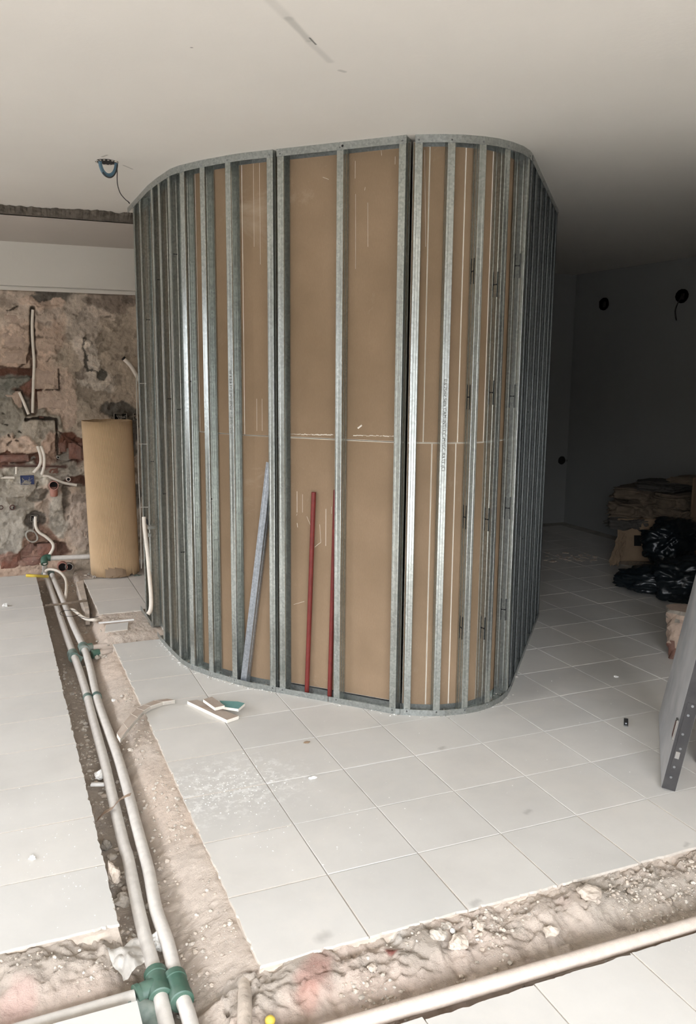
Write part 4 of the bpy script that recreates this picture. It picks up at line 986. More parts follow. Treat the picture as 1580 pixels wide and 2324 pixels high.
rock(1399, 1537, 0, .011, M_WHITEP, 'plaster_chip', 'small white chip on the shaded tiles at right', 'plaster', .5); rock(73, 1949, 0, .011, M_WHITEP, 'plaster_chip', 'white chip on the left slab near its front', 'plaster', .6); rock(12, 1376, 0, .016, M_WHITEP, 'plaster_chip', 'white chip far back on the left slab', 'plaster', .9)
rock(418, 1490, .004, .014, M_WHITEP, 'plaster_chip', 'white lump caught behind the bottom track of the curved frame', 'plaster'); rock(1172, 1577-40, 0, .010, M_GROUT, 'mortar_chip', 'grey crumb just outside the partition corner', 'chip')
b = MB(); p = onz(222, 1784, -.075); b.box(-.028, .028, -.008, .008, 0, .014, bev=.003, mat=Matrix.Translation(p) @ Matrix.Rotation(-.35, 4, 'Z')); tag(b.build('plaster_stick', M_WHITEP), 'small white plaster stick on the trench bottom', 'plaster')
b = MB(); p = onz(1421, 1641, 0); b.box(-.045, .045, -.010, .010, .0, .006, bev=.002, mat=Matrix.Translation(p) @ Matrix.Rotation(.85, 4, 'Z')); b.box(-.02, .035, -.004, .004, .006, .009, mat=Matrix.Translation(p) @ Matrix.Rotation(.85, 4, 'Z')); tag(b.build('metal_offcut', M_SCREW), 'short grey metal offcut on the shaded tiles at right', 'offcut')
b = MB(); p = onz(268, 1411, .004); r_ = Matrix.Translation(p) @ Matrix.Rotation(-.02, 4, 'Z'); b.box(-.12, .10, -.010, .010, 0, .008, bev=.002, mat=r_); tag(b.build('plaster_stick', M_WHITEP), 'thin white stick lying on the leftover tile in the filled trench', 'plaster')
# gypsum offcuts
def offcut(pxs, z0, th, mats, name, label, zt=0, cham=.0012):
    P = [onz(x, y, z0+th) for x, y in pxs]; b = MB(); pts = [(p.x, p.y) for p in P]
    ar = sum(pts[i][0]*pts[(i+1) % len(pts)][1]-pts[(i+1) % len(pts)][0]*pts[i][1] for i in range(len(pts)))
    if ar < 0: pts = pts[::-1]
    b.prism(pts, z0, z0+th, 0, cham*0, 1); return tag(b.build(name, mats), label, 'board offcut', 'plasterboard offcuts on the floor')
offcut([(425, 1591), (515, 1634), (542, 1625), (447, 1588)], .001, .016, [M_OFFP, M_GYP], 'board_offcut', 'long brown-faced plasterboard offcut, lowest of the three by the frame')
offcut([(507, 1604), (541, 1609), (556, 1596), (540, 1592), (498, 1590)], .0175, .013, [M_TEALP, M_GYP], 'board_offcut', 'teal-faced plasterboard offcut under the small brown one')
offcut([(461, 1587), (488, 1606), (510, 1601), (484, 1583), (481, 1581)], .031, .015, [M_OFFP, M_GYP], 'board_offcut', 'short brown-faced plasterboard offcut lying on top of the pair')
e = empty('curved_board_offcut', onz(315, 1640, 0)); tag(e, 'kerfed strip of plasterboard bent in an arc over the trench edge', 'board offcut', 'plasterboard offcuts on the floor')
top = [(397, 1592), (370, 1596), (342, 1606), (327, 1616), (312, 1632), (290, 1658), (273, 1681)]; wid = [(380, 1589), (350, 1593), (326, 1603), (311, 1611), (298, 1624), (280, 1645), (265, 1668)]
zq = [.014, .015, .016, .016, .014, .004, -.012]
for i in range(6):
    P = [onz(*top[i], zq[i]), onz(*top[i+1], zq[i+1]), onz(*wid[i+1], zq[i+1]), onz(*wid[i], zq[i])]
    k = .018; a_, b_ = P[0]+(P[1]-P[0])*k, P[1]+(P[0]-P[1])*k; d_, c_2 = P[3]+(P[2]-P[3])*k, P[2]+(P[3]-P[2])*k; Q = [a_, b_, c_2, d_]
    if i in (0, 1, 5) or True:
        Q = [q+Vector((0, 0, .008)) for q in Q]; b = MB(); vs = [q for q in Q]+[q-Vector((0, 0, .019)) for q in Q]; b.add(vs, [(0,1,2,3)[::1]], 0); b.add([], []); n_ = len(b.v)-8
        b.f += [(n_+7, n_+6, n_+5, n_+4), (n_+0, n_+4, n_+5, n_+1), (n_+1, n_+5, n_+6, n_+2), (n_+2, n_+6, n_+7, n_+3), (n_+3, n_+7, n_+4, n_+0)]; b.m += [1]*5
        b.build('board_segment', [M_OFFP, M_GYP], e)
b = MB(); vs = []
for i in range(7):
    for q in (onz(*top[i], zq[i]), onz(*wid[i], zq[i])): vs += [q+Vector((0, 0, .006)), q-Vector((0, 0, .0105))]
for i in range(6): b.add([vs[4*i+k] for k in range(4)]+[vs[4*i+4+k] for k in range(4)], [(0,4,6,2),(1,3,7,5),(0,1,5,4),(2,6,7,3)])
b.build('gypsum_core', M_GYP, e)

# ------------------------------------------------------------------ conduits, boxes and pipes on the stripped wall
def wp(l, y=FY-.012): return [ony(a_, c_2, y) for a_, c_2 in l]
GW = 'white conduits on the stripped wall'
cond(wp([(74.5,703),(73,740),(75,785),(77.5,823),(76,866),(74,937)], FY-.004), .0115, 'tall white conduit in the vertical slot, upper left of the stripped wall', group=GW)
cond(wp([(44,890),(54,913),(65,940)], FY-.012), .0115, 'short slanting white conduit left of the tall one', group=GW)
cond(wp([(85,1012),(92,1034),(91,1054),(76,1073)], FY-.03), .0125, 'left of two bent white conduits crossing the steel rod', group=GW)
cond(wp([(93,1012),(100,1034),(100,1057),(95,1077)], FY-.03), .0125, 'right of two bent white conduits crossing the steel rod', group=GW)
cond(wp([(97,1079),(110,1081),(121.5,1086),(142,1095),(156,1098),(174,1101)], FY-.02), .0115, 'white conduit running right from the blue box', group=GW)
cond(wp([(-30,1083),(0,1083.5),(33,1084)], FY-.02), .011, 'white conduit entering the blue box from the left', group=GW)
cond(wp([(37,1056),(37,1076)], FY-.02), .009, 'very short upright conduit above the blue box', group=GW)
cond(wp([(80.5,1172),(81,1194),(88.6,1208),(104,1218),(118,1231),(121,1243),(114,1257),(108.5,1264)], FY-.03), .0125, 'wavy white conduit dropping to the green elbow', group=GW)
cc = cond(wp([(282,815),(296,829),(309,850),(318,866)], FY-.10), .017, 'thick white conduit stub beside the partition edge', group=GW)
b = MB(); a = ony(282, 815, FY-.10); c = ony(279, 812, FY-.10); b.tube([a, c], .0172, 12); o = b.build('dark_end', M_DARKHOLE, cc)
b = MB(); b.tube(wp([(4,1057.5),(80,1058),(150,1060)], FY-.030), .006, 8, jit=.2); tag(b.build('steel_rod', M_RUST), 'horizontal rusty steel rod across the stripped wall', 'rod')
def wall_box(px0, py0, px1, py1, y, dep, mat, name, label, wires=True, cat='electrical box', rimw=.008):
    a, c = ony(px0, py0, y), ony(px1, py1, y); x0, x1, z0, z1 = min(a.x, c.x), max(a.x, c.x), min(a.z, c.z), max(a.z, c.z); e = empty(name, Vector(((x0+x1)/2, y, z0))); tag(e, label, cat)
    b = MB(); t = .003
    b.box(x0, x1, y, y+dep, z1-t, z1); b.box(x0, x1, y, y+dep, z0, z0+t); b.box(x0, x0+t, y, y+dep, z0, z1); b.box(x1-t, x1, y, y+dep, z0, z1); b.build('box_shell', mat, e)
    b = MB(); b.box(x0+t, x1-t, y+dep-.004, y+dep, z0+t, z1-t); b.build('box_back', mat if mat is M_BLUE else M_DARKHOLE, e)
    if wires:
        for k in range(wires):
            b = MB(); P = [Vector((x0+(x1-x0)*random.uniform(.1, .9), y+dep*.7, z0+(z1-z0)*random.uniform(.4, .9)))]
            for q in range(4): P.append(Vector((x0+(x1-x0)*random.uniform(.1, .95), y-random.uniform(0, .012), z0+(z1-z0)*random.uniform(-.12, .8))))
            b.tube(smooth_path(P, 5), .0013, 6); b.build('wire', M_WIREL, e, smooth=True)
    return e
wall_box(46, 1080, 78, 1099, FY-.046, .02, M_BLUE, 'switch_box', 'blue switch box full of loose wires set in pale mortar', 4)
wall_box(259, 938, 289, 956, FY-.02, .035, M_CONC, 'socket_box', 'dark rectangular socket box behind the top of the cardboard roll', 4); wall_box(303, 938, 313, 954, FY-.02, .035, M_CONC, 'socket_box', 'dark socket box half hidden by the partition edge', 1)
wall_box(69, 1170, 87, 1184, FY-.01, .03, M_CONC, 'socket_box', 'small open box where the wavy conduit starts', 2)
# drain elbow
e = empty('drain_elbow', ony(122, 1122, FY-.05)); tag(e, 'orange plastic drain elbow with open dark mouth on the stripped wall', 'pipe')
a = ony(122, 1102, FY-.115); b = MB(); b.hollow(a, a+Vector((0, .06, -.005)), .037, .031, 24, 0, 1); o = b.build('elbow_mouth', [M_ORANGE, M_DARKHOLE], e); autosmooth(o)
b = MB(); b.tube([a+Vector((0, .052, 0)), a+Vector((0, .056, 0))], .0305, 20); b.build('mouth_shadow', M_DARKHOLE, e); b = MB(); q = a+Vector((0, .058, 0)); b.tube([q, q+Vector((0, .03, -.01))], .030, 20); b.tube(smooth_path([ony(122, 1104, FY-.05), ony(122, 1112, FY-.045), ony(122.5, 1124, FY-.03)], 4), .030, 20); o = b.build('elbow_body', M_ORANGE, e); autosmooth(o)
for (x, y, r, m, lab) in [(155.5, 1088, .018, M_PPRD, 'small open pipe stub above the orange elbow'), (132, 1038, .012, M_WIREL, 'tiny pipe end below the pinkish plaster corner'), (28, 1152, .022, M_RUST, 'rusty round pipe stub low on the stripped wall, right one'), (2, 1152, .018, M_RUST, 'rusty round pipe stub at the left photo edge')]:
    a = ony(x, y, FY-.05); b = MB(); b.hollow(a, a+Vector((0, .07, 0)), r, r*.68, 18, 0, 1); b.tube([a+Vector((0, .012, 0)), a+Vector((0, .016, 0))], r*.7, 14, 1); o = b.build('pipe_stub', [m, M_DARKHOLE]); autosmooth(o); tag(o, lab, 'pipe')
# coil of cable
b = MB(); c0 = ony(72, 1217, FY-.035); P = [c0+Vector((.042*math.cos(t_*1.0)*(1+.12*math.sin(t_*.37)), -.012*math.sin(t_*.2), .048*math.sin(t_)*(1+.1*math.cos(t_*.41))-.012*math.cos(t_))) for t_ in np.linspace(0, 38, 150)]; b.tube(P, .0026, 6); b.tube(smooth_path([ony(75, 1186, FY-.03), ony(76, 1198, FY-.035), ony(74, 1208, FY-.035)], 4), .0026, 6)
tag(b.build('cable_coil', M_WIREL, smooth=True), 'small coil of pale cable hanging below the open box', 'cable')
for (x, y, r) in [(142, 1290, .040), (157, 1290, .032)]:
    a = ony(x, y-3, FY-.06); b = MB(); b.hollow(a, a+Vector((0, .08, 0)), r, r*.8, 20, 0, 1); b.tube([a+Vector((0, .02, 0)), a+Vector((0, .024, 0))], r*.82, 14, 1); o = b.build('drain_stub', [M_ORANGE if x < 150 else M_CONC, M_DARKHOLE]); autosmooth(o); tag(o, 'brownish round drain mouth at the wall foot under the white pipe' if x < 150 else 'greyish round drain mouth right of the brownish one', 'pipe')
a, c = ony(-60, 1262, FY-.06), ony(96, 1256, FY-.06)
# ------------------------------------------------------------------ corrugated cardboard roll
base = onz(262, 1300, 0.0); tp = ony(243, 962, base.y+.03); Rr = .185; e = empty('cardboard_roll', Vector((base.x, base.y, 0))); tag(e, 'upright roll of brown corrugated cardboard leaning left of the partition', 'cardboard roll')
axis = (Vector((tp.x, tp.y, 1.215))-Vector((base.x, base.y, .004))); b = MB(); N_ = 720; rows_ = 14; vs = []
for j in range(rows_):
    w_ = j/(rows_-1); c = Vector((base.x, base.y, .004))+axis*w_
    for i in range(N_):
        a_ = 2*math.pi*i/N_; fl = .0030*math.cos(i*math.pi*2/6); amp = 1.0
        rr = Rr+fl*amp+.004*math.sin(a_*2+w_)-.006*math.sin(w_*3.1)*(math.cos(a_-1) > .6)
        dz = 0
        if j == 0: dz = .012*max(0, fbm(np.array(a_*6), np.array(1.), 4)-.4)*4
        if j == rows_-1: dz = -.01*float(fbm(np.array(a_*3), np.array(5.), 3))
        vs.append((c.x+rr*math.cos(a_), c.y+rr*math.sin(a_), c.z+dz))
fs = [(j*N_+i, j*N_+(i+1) % N_, (j+1)*N_+(i+1) % N_, (j+1)*N_+i) for j in range(rows_-1) for i in range(N_)]
# inner wall
n0 = len(vs)
for j in (rows_-1, 0):
    for i in range(N_): v = vs[j*N_+i]; c = Vector((base.x, base.y, .004))+axis*(j/(rows_-1)); vs.append((c.x+(v[0]-c.x)*.93, c.y+(v[1]-c.y)*.93, v[2]))
for i in range(N_): i2 = (i+1) % N_; fs += [((rows_-1)*N_+i, (rows_-1)*N_+i2, n0+i2, n0+i), (n0+i, n0+i2, n0+N_+i2, n0+N_+i), (i2, i, n0+N_+i, n0+N_+i2)]
b.add(vs, fs); b.build('outer_wrap', M_KRAFT, e, smooth=True)
b = MB(); P = []; 
for k in range(160):   # inner spiral layers
    a_ = k*.16; rr = Rr*.90-k*.0006; P.append((math.cos(a_)*rr, math.sin(a_)*rr))
vs = []; 
for w_ in (0.02, .985):
    c = Vector((base.x, base.y, .004))+axis*w_; vs += [(c.x+p[0], c.y+p[1], c.z) for p in P]
    vs += [(c.x+p[0]*.985, c.y+p[1]*.985, c.z) for p in P]
n = len(P); fs = []
for i in range(n-1): fs += [(i, i+1, 2*n+i+1, 2*n+i), (n+i+1, n+i, 3*n+i, 3*n+i+1), (2*n+i, 2*n+i+1, 3*n+i+1, 3*n+i)]
b.add(vs, fs); b.build('inner_layers', M_KRAFT, e, smooth=True)
# torn foot: folded flaps
cdir = (Vector((0, 0, 0))-Vector((base.x, base.y, 0))).normalized()
for k in range(5):
    a_ = math.atan2(cdir.y, cdir.x)+(-.25+.13*k); c = Vector((base.x+math.cos(a_)*(Rr+.004), base.y+math.sin(a_)*(Rr+.004), .03+.012*(k % 2))); t_ = Vector((-math.sin(a_), math.cos(a_), 0)); o_ = Vector((math.cos(a_), math.sin(a_), 0))
    vs = [c-t_*.03+Vector((0,0,.045)), c+t_*.03+Vector((0,0,.03)), c+t_*.028+o_*.018-Vector((0,0,.012)), c-t_*.022+o_*.024-Vector((0,0,.02))]; b = MB(); b.add(vs+[v-o_*.003 for v in vs], [(0,1,2,3),(7,6,5,4),(0,4,5,1),(1,5,6,2),(2,6,7,3),(3,7,4,0)]); b.build('torn_flap', M_KRAFTD, e)
# dark scraps behind the roll's foot
for (x, y, r, m, lab) in [(290, 1302, .05, M_BAG, 'dark crumpled scrap under the cardboard roll'), (312, 1312, .035, M_GREEND, 'dark green plastic scrap between roll and partition')]:
    rock(x, y, -.02, r, m, 'dark_scrap' if m is M_BAG else 'green_scrap', lab, 'scrap', .5)
# bits on the left face of the frame
cond([Vector(p) for p in [ony(326.6, 1173, 5.35), ony(329, 1204, 5.33), ony(335, 1254, 5.28), ony(339, 1303, 5.22), ony(343, 1354, 5.18), ony(342, 1382, 5.16), ony(336, 1394, 5.15)]], .013, 'white conduit hanging inside the left end of the frame'); 
e = empty('junction_bracket', ony(348, 1200, 5.15)); tag(e, 'grey bracket fixed inside the left end of the frame', 'bracket')
p = ony(346, 1196, 5.16); b = MB(); b.box(p.x-.03, p.x+.02, p.y-.02, p.y+.02, p.z-.012, p.z+.012, bev=.003); b.box(p.x-.03, p.x-.01, p.y-.015, p.y+.015, p.z-.06, p.z-.035, bev=.003); b.build('bracket_arm', M_ZINC, e); b = MB(); b.box(p.x-.034, p.x-.028, p.y-.02, p.y+.02, p.z+.02, p.z+.05); b.build('bracket_slot', M_SLOT, e)
b = MB()
for (x0, x1, y) in [(311, 331, 870.5), (313, 333, 1008), (316, 336, 1151)]: a = face_pt(x0+1.5, y, -.004); c = face_pt(x1, y, -.003); b.tube([a, (a+c)/2+Vector((-.003, -.001, .001)), c], .0022, 6)
tag(b.build('cable_ties', M_WIREL), 'pale ties wrapped round the leftmost studs', 'cable tie', kind='stuff')
P = [face_pt(309.5, 850, -.006), face_pt(311, 930, -.008), face_pt(313.5, 1000, -.007), face_pt(314, 1060, -.012), face_pt(316, 1110, -.008), face_pt(319, 1180, -.008), face_pt(321, 1290, -.006)]
b = MB(); b.tube(smooth_path(P, 5), .003, 7); tag(b.build('white_cord', M_WIREL, smooth=True), 'thin pale cord tied down the partition’s left edge', 'cord')

# ------------------------------------------------------------------ ceiling lamp hole
cH = onz(243, 367, CEIL); e = empty('ceiling_outlet', Vector((cH.x, cH.y, CEIL))); tag(e, 'round ceiling outlet with looped blue conduit and dangling wire', 'ceiling outlet')
b = MB(); P = []; 
for k in range(28): a_ = 2*math.pi*k/28; r_ = .052*(1+.18*(random.random()-.5)); P.append((cH.x+math.cos(a_)*r_, cH.y+math.sin(a_)*r_*1.05))
b.prism(P, CEIL-.0025, CEIL-.0004, 0); b.build('outlet_hole', M_DARKHOLE, e)
b = MB()
for k in range(16):
    a_ = 2*math.pi*k/16; pebble(b, cH.x+math.cos(a_)*.05, cH.y+math.sin(a_)*.05, CEIL-.003, random.uniform(.004, .009), 0, .5)
b.build('broken_rim', M_STONE, e)
A, Bp = ony(226, 367, cH.y-.005), ony(265, 372, cH.y); A.z = Bp.z = CEIL-.002; mid = (A+Bp)/2; wv = (Bp-A)/2
for r_, rad, m in ((1.0, .0065, M_BLUEC), (.84, .0045, M_BLUEC)):
    b = MB(); b.tube([mid+wv*math.cos(t_)*r_+Vector((0, 0, -math.sin(t_)*.066*r_-.001)) for t_ in np.linspace(0, math.pi, 22)], rad, 12); b.build('conduit_loop', m, e, smooth=True)
b = MB(); b.tube([mid+wv*math.cos(t_)*1.02+Vector((0, -.012, -math.sin(t_)*.073-.001)) for t_ in np.linspace(.1, math.pi*.75, 18)], .003, 8); b.build('wire', M_WIRE, e, smooth=True)
P = [Vector((Bp.x, cH.y, CEIL-.004))]+[ony(x, y, cH.y) for x, y in [(266, 385), (266, 408), (268, 424), (274, 440), (285, 453), (290, 457), (294, 462), (293, 459.5), (289, 456)]]
b = MB(); b.tube(smooth_path(P, 5), .0022, 8); b.build('dangling_wire', M_WIRE, e, smooth=True)

# ------------------------------------------------------------------ leaning steel leaf
A = onz(1501, 1792); Bv = onz(1495, 1628); d = Vector((Bv.x-A.x, Bv.y-A.y, 0)); Ld = d.length; d.normalize(); nrm = Vector((d.y, -d.x, 0)); th = math.radians(9.2)
up_ = nrm*math.sin(th)+Vector((0, 0, math.cos(th))); th_dir = nrm*math.cos(th)-Vector((0, 0, math.sin(th))); TH = .052; HH = 2.0
Ml = Matrix((d, th_dir, up_)).transposed().to_4x4(); Ml.translation = A+Vector((0, 0, TH*math.sin(th)+.001))
e = empty('steel_door_leaf', A); tag(e, 'grey steel door leaf leaning sideways at the right edge of the photo', 'door leaf')
b = MB(); b.box(.0, Ld, 0, .0025, 0, HH, mat=Ml); b.box(0, Ld, TH-.0025, TH, 0, HH, mat=Ml); b.build('face_sheet', M_DOORL, e)
b = MB(); b.box(-.0015, .02, .0005, TH-.0005, 0, HH, bev=.0012, mat=Ml); b.box(.02, Ld-.001, .003, TH-.003, .001, .02, mat=Ml); b.box(Ld-.02, Ld, .0005, TH-.0005, 0, HH, mat=Ml); b.box(.02, Ld-.02, .003, TH-.003, HH-.02, HH, mat=Ml); b.build('edge_channel', M_DOORE, e)
b = MB(); b.box(-.004, -.001, .012, .040, .085, .37, bev=.001, mat=Ml); b.build('lock_plate', M_DOORE, e)
b = MB(); b.box(-.006, -.0035, .017, .033, .135, .165, bev=.001, mat=Ml); b.build('bolt_hole', M_CHROME, e)
for z_ in (.1, .18, .24, .32, .36, .055): b = MB(); c = Ml @ Vector((-.004, .026+.006*random.uniform(-1, 1), z_)); b.tube([c, c-d*.002], .005, 12); b.build('screw', M_SCREW, e)
b = MB(); b.box(.004, .040, -.008, .001, .20, .285, bev=.003, mat=Ml); b.build('latch', M_CHROME, e); b = MB(); b.box(.010, .034, -.0092, -.008, .212, .275, mat=Ml); b.build('latch_recess', M_RUST, e)
# rough brick pier stub behind the leaf
# rough pier wrapped in mortar, and a box behind the leaf
pb = onz(1537, 1500); bx = MB(); V, F = ICO2
p0 = onz(1534, 1502); b = MB(); rows_ = 14; seg = 22; vs = []
hgt = onx(1545, 1383, p0.x+.05).z
for j in range(rows_):
    w_ = j/(rows_-1)
    for i in range(seg):
        a_ = 2*math.pi*i/seg; r_ = (.075+.02*w_)*(1+.75*(float(fbm(np.array(math.cos(a_)*1.8+5), np.array(math.sin(a_)*1.8+w_*7), 4))-.5)); vs.append((p0.x+.085+r_*math.cos(a_), p0.y+.05+r_*math.sin(a_), .002+w_*hgt))
fs = [(j*seg+i, j*seg+(i+1) % seg, (j+1)*seg+(i+1) % seg, (j+1)*seg+i) for j in range(rows_-1) for i in range(seg)]+[tuple(range(seg-1, -1, -1)), tuple((rows_-1)*seg+i for i in range(seg))]
b.add(vs, fs); b.m = [0 if float(fbm(np.array(vs[f[0]][0]*14.), np.array(vs[f[0]][2]*11.), 3)) > .5 else (1 if vs[f[0]][2] > hgt*.45 else 2) for f in fs]; o = b.build('clay_flue', [M_BRICKP, M_CONC, M_BRICKR], smooth=False); tag(o, 'upright brick-coloured clay flue with cement smears behind the leaning leaf', 'flue')
q = onz(1590, 1742); b = MB(); e = empty('cardboard_box', Vector((q.x+.12, q.y-.05, 0))); tag(e, 'small brown carton on the floor behind the leaning leaf, at the photo edge', 'box')
qa = onz(1567, 1738); b.box(qa.x+.04, qa.x+.30, qa.y-.20, qa.y+.01, .001, .21, bev=.004); 
for v_i in range(0): pass
b.build('carton', M_KRAFTD, e); b = MB(); b.box(qa.x+.06, qa.x+.28, qa.y-.11, qa.y-.08, .2085, .2125); b.build('tape', M_KRAFT, e)

# ------------------------------------------------------------------ dark room: sacks, boxes, bags, outlets
def cloth(cx, cy, z0, rx, ry, h, mat, name, label, cat, seed, rot=0, fold=.12, sq=.55, fr=1.6, group=None):
    b = MB(); import bmesh
    bm = bmesh.new(); bmesh.ops.create_icosphere(bm, subdivisions=5, radius=1); V = [v.co.copy() for v in bm.verts]; F = [tuple(v.index for v in f.verts) for f in bm.faces]; bm.free()
    sd = Vector((seed*7.1, seed*3.3, seed*1.7)); c, s = math.cos(rot), math.sin(rot); vs = []
    for v in V:
        q = Vector((math.copysign(abs(v.x)**sq, v.x), math.copysign(abs(v.y)**sq, v.y), math.copysign(abs(v.z)**sq, v.z)))
        q = q*(1/ max(1, q.length/1.25))
        k = 1+fold*mnoise.noise(v*fr+sd)*1.7-fold*1.3*(1-abs(mnoise.noise(Vector((v.x*2.2, v.y*2.2, v.z*5))+sd))*3)*.4+fold*.8*abs(mnoise.noise(v*6+sd))+fold*.35*abs(mnoise.noise(v*14+sd)); q = q*k
        x, y = q.x*rx, q.y*ry; vs.append((cx+x*c-y*s, cy+x*s+y*c, max(z0+.002, z0+h/2+q.z*h/2)))
    b.add(vs, F); return tag(b.build(name, mat, smooth=True), label, cat, group)
bx0 = onz(1402, 1283); bx1 = onz(1492, 1290)
# carton with marks
cd = Vector((bx1.x-bx0.x, bx1.y-bx0.y, 0)).normalized(); cn = Vector((-cd.y, cd.x, 0)); cn = cn if cn.dot(bx0) > 0 else -cn
e = empty('cardboard_carton', bx0); tag(e, 'flattened brown carton with dark stamped marks under the sack heap', 'box')
Mc = Matrix((cd, cn, Vector((0, 0, 1)))).transposed().to_4x4(); Mc.translation = bx0
Wc = (bx1-bx0).length+.05; b = MB(); b.box(0, Wc, 0, .38, .035, .40, bev=.008, mat=Mc @ Matrix.Rotation(-.06, 4, 'Y')); b.build('carton', M_KRAFTD, e)
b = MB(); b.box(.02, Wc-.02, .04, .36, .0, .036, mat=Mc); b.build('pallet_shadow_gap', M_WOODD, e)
b = MB(); b.box(Wc*.36, Wc*.52, -.0015, 0.001, .17, .26, mat=Mc @ Matrix.Rotation(-.06, 4, 'Y'))
for (x0_, x1_, z0_, z1_) in [(.60,.66,.255,.27),(.60,.62,.235,.27),(.65,.67,.235,.27),(.59,.64,.205,.22),(.59,.61,.19,.22),(.63,.65,.18,.205),(.58,.63,.16,.175),(.58,.60,.145,.175),(.62,.64,.15,.165)]:
    b.box(Wc*x0_, Wc*x1_, -.0015, .001, z0_, z1_, mat=Mc @ Matrix.Rotation(-.06, 4, 'Y'))
b.build('stamped_marks', M_SLOT, e)
hp = bx0+cd*.55+cn*.30
GS = 'folded sacks in the dark heap'
def heap(px, py, yy, rx, ry, h, mat, nm, lab, cat, seed, rot=.3, **k):
    p = ony(px, py, yy); return cloth(p.x, p.y, max(0, p.z-h/2), rx, ry, h, mat, nm, lab, cat, seed, rot, **k)
HY = bx0.y+.18
heap(1440, 1181, 5.66, .24, .17, .12, M_SACK2, 'folded_sack', 'drooping dark sack directly on the left of the stamped carton', 'sack', 1, group=GS, fold=.2)
heap(1452, 1153, 5.66, .24, .18, .15, M_SACK, 'folded_sack', 'middle sack of the heap, left column', 'sack', 3, group=GS, fold=.24)
heap(1462, 1117, 5.72, .25, .18, .12, M_SACK, 'folded_sack', 'upper left sack of the heap against the wall', 'sack', 4, group=GS, fold=.2)
heap(1536, 1182, 5.38, .18, .14, .20, M_SACK, 'folded_sack', 'slumped sack low on the right side of the heap', 'sack', 9, group=GS, fold=.22)
heap(1537, 1136, 5.46, .22, .16, .14, M_SACK, 'folded_sack', 'large pale sack high on the right of the heap', 'sack', 5, group=GS, fold=.2)
heap(1516, 1100, 5.58, .30, .16, .06, M_SACK2, 'folded_sack', 'thin dark sack spread over the top of the heap', 'sack', 6, group=GS, fold=.3)
heap(1562, 1090, 5.40, .12, .12, .06, M_SACK, 'folded_sack', 'small sack on the very top at the photo edge', 'sack', 8, group=GS, fold=.3)
# brown paper sheets
def sheet(pxs, y0, y1, name, label, mat, seed, n=18, amp=.05):
    P = [ony(x, y, yy) for (x, y), yy in zip(pxs, (y0, y0, y1, y1))]; b = MB(); vs = []
    for j in range(n):
        for i in range(n):
            u, v = i/(n-1), j/(n-1); p = (P[0]*(1-u)+P[1]*u)*(1-v)+(P[3]*(1-u)+P[2]*u)*v
            a_ = amp*(abs(float(fbm(np.array(u*4.+seed), np.array(v*2.5), 3))-.5)*2); ed = .03*(float(fbm(np.array(u*9.+v*7), np.array(seed*1.), 2))-.5); vs.append((p.x+ed, p.y-a_, max(p.z+ed, .004)))
    b.add(vs, [(j*n+i, j*n+i+1, (j+1)*n+i+1, (j+1)*n+i) for j in range(n-1) for i in range(n-1)]); o = b.build(name, mat); s_ = o.modifiers.new('t', 'SOLIDIFY'); s_.thickness = .002; return tag(o, label, 'paper', 'brown paper sheets on the heap')
sheet([(1480, 1180), (1518, 1180), (1555, 1235), (1505, 1252)], bx0.y-.02, bx0.y-.12, 'paper_sheet', 'crumpled tan paper sheet draped over the carton’s right end', M_KRAFT, 3, amp=.09)
sheet([(1402, 1208), (1424, 1210), (1403, 1284), (1380, 1282)], bx0.y-.0, bx0.y-.10, 'paper_sheet', 'tan paper strip hanging off the carton’s left end', M_KRAFTD, 5, amp=.05)
# upright brown board at the edge
pq = ony(1566, 1232, bx0.y-.35); b = MB(); b.box(pq.x, pq.x+.25, pq.y, pq.y+.02, 0.001, ony(1575, 1085, bx0.y-.35).z, bev=.003); tag(b.build('cardboard_sheet', M_KRAFTD), 'upright brown cardboard sheet at the right photo edge above the bin bags', 'cardboard')
# bin bags
def bag(px, py, yy, rx, ry, h, lab, seed, rot=.2):
    p = ony(px, py, yy); o = cloth(p.x, p.y, 0, rx, ry, h, M_BAG, 'bin_bag', lab, 'bin bag', seed, rot, fold=.20, sq=.8, fr=2.2, group='black bin bags'); return o
gb = onz(1480, 1393); gt = onz(1425, 1335)
b1 = onz(1560, 1372); cloth(b1.x+.10, b1.y+.10, 0, .25, .20, .30, M_BAG, 'bin_bag', 'large black bin bag against the leaning grey leaf', 'bin bag', 21, -.6, fold=.15, sq=.85, fr=1.7, group='black bin bags')
b2 = onz(1484, 1350); cloth(b2.x+.05, b2.y+.02, 0, .27, .17, .20, M_BAG, 'bin_bag', 'low black bin bag whose point reaches out over the tiles', 'bin bag', 23, -.8, fold=.15, sq=.85, fr=1.7, group='black bin bags')
b3 = onz(1548, 1318); cloth(b3.x+.02, b3.y+.17, .10, .26, .17, .36, M_BAG, 'bin_bag', 'tall black bin bag right below the brown cardboard sheet', 'bin bag', 29, .3, fold=.15, sq=.85, fr=1.7, group='black bin bags')
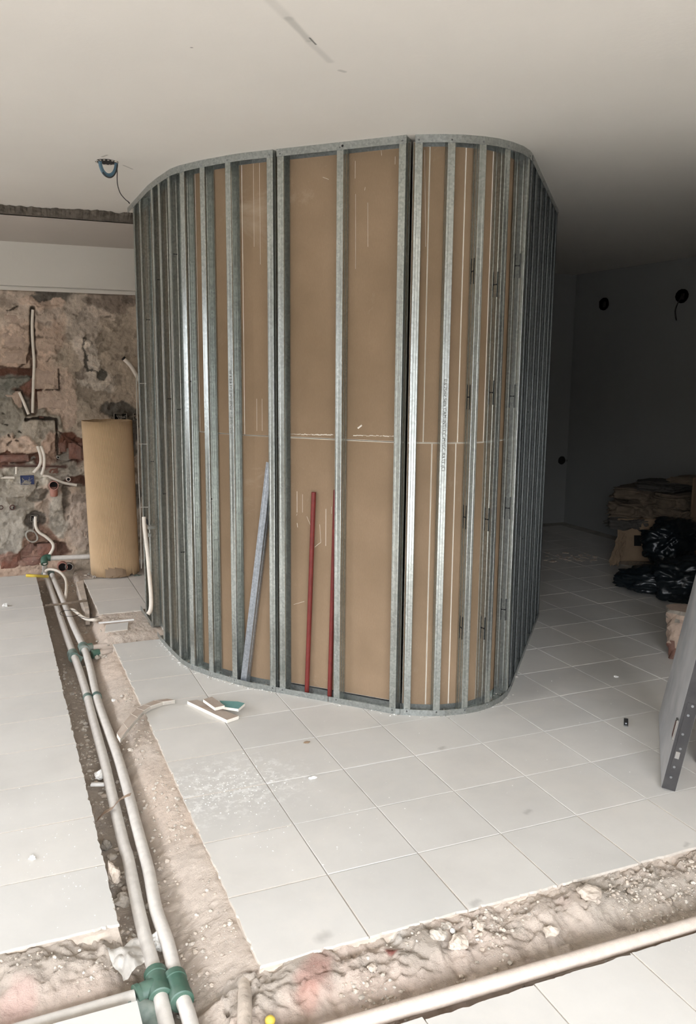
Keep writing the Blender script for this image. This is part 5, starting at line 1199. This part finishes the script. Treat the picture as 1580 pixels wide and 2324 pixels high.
# floor dirt ridge and dark strips at the far base of the dark room
b = MB()
for k in range(60):
    p = onz(random.uniform(1238, 1360), random.uniform(1255, 1278)); pebble(b, p.x, p.y, .004, random.uniform(.006, .03), 0, .25)
tag(b.build('swept_debris', M_SCREED), 'dark swept debris along the foot of the dark room wall', 'debris', kind='stuff')
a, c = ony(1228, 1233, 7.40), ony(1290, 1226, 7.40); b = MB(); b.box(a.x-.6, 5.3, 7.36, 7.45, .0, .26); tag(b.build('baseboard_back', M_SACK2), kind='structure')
for (x, y, lab, w_) in [(1370, 690, 'open wall outlet on the dark wall without wire', 0), (1547, 672, 'open wall outlet on the dark wall with a dangling wire', 1)]:
    c = onx(x, y, DARKX-.01); e = empty('wall_outlet', c); tag(e, lab, 'wall outlet'); b = MB(); P = [(c.y+math.cos(a_)*.075*(1+.2*(random.random()-.5)), c.z+math.sin(a_)*.062) for a_ in np.linspace(0, 2*math.pi, 14)[:-1]]
    n = len(P); vs = [(DARKX-.006, p[0], p[1]) for p in P]+[(DARKX+.001, p[0], p[1]) for p in P]; b.add(vs, [tuple(range(n-1, -1, -1)), tuple(range(n))]+[(i, (i+1) % n, n+(i+1) % n, n+i) for i in range(n)]); b.build('outlet_hole', M_DARKHOLE, e)
    b = MB(); b.box(DARKX-.02, DARKX-.005, c.y-.03, c.y-.005, c.z-.03, c.z+.02); b.build('socket', M_WIRE, e)
    if w_: b = MB(); b.tube(smooth_path([c, onx(1538, 690, DARKX-.03), onx(1533, 705, DARKX-.04), onx(1534, 720, DARKX-.04), onx(1535.5, 727, DARKX-.04)], 5), .006, 7); b.build('wire', M_WIRE, e, smooth=True)
for (x, y, r, lab) in [(1276, 1045, .045, 'dark broken socket hole on the far wall, left of a pair'), (1293, 1045, .03, 'small dark socket hole right of the broken one'), (1292, 1167, .04, 'low dark hole near the foot of the far wall')]:
    c = ony(x, y, 7.44); b = MB(); P = [(c.x+math.cos(a_)*r*(1+.2*(random.random()-.5)), c.z+math.sin(a_)*r) for a_ in np.linspace(0, 2*math.pi, 13)[:-1]]; n = len(P)
    b.add([(p[0], 7.444, p[1]) for p in P]+[(p[0], 7.451, p[1]) for p in P], [tuple(range(n)), tuple(range(2*n-1, n-1, -1))]+[((i+1) % n, i, n+i, n+(i+1) % n) for i in range(n)]); tag(b.build('socket_hole', M_DARKHOLE), lab, 'wall outlet')
for o in bpy.data.objects:
    if '_o' in o.keys(): del o['_o']
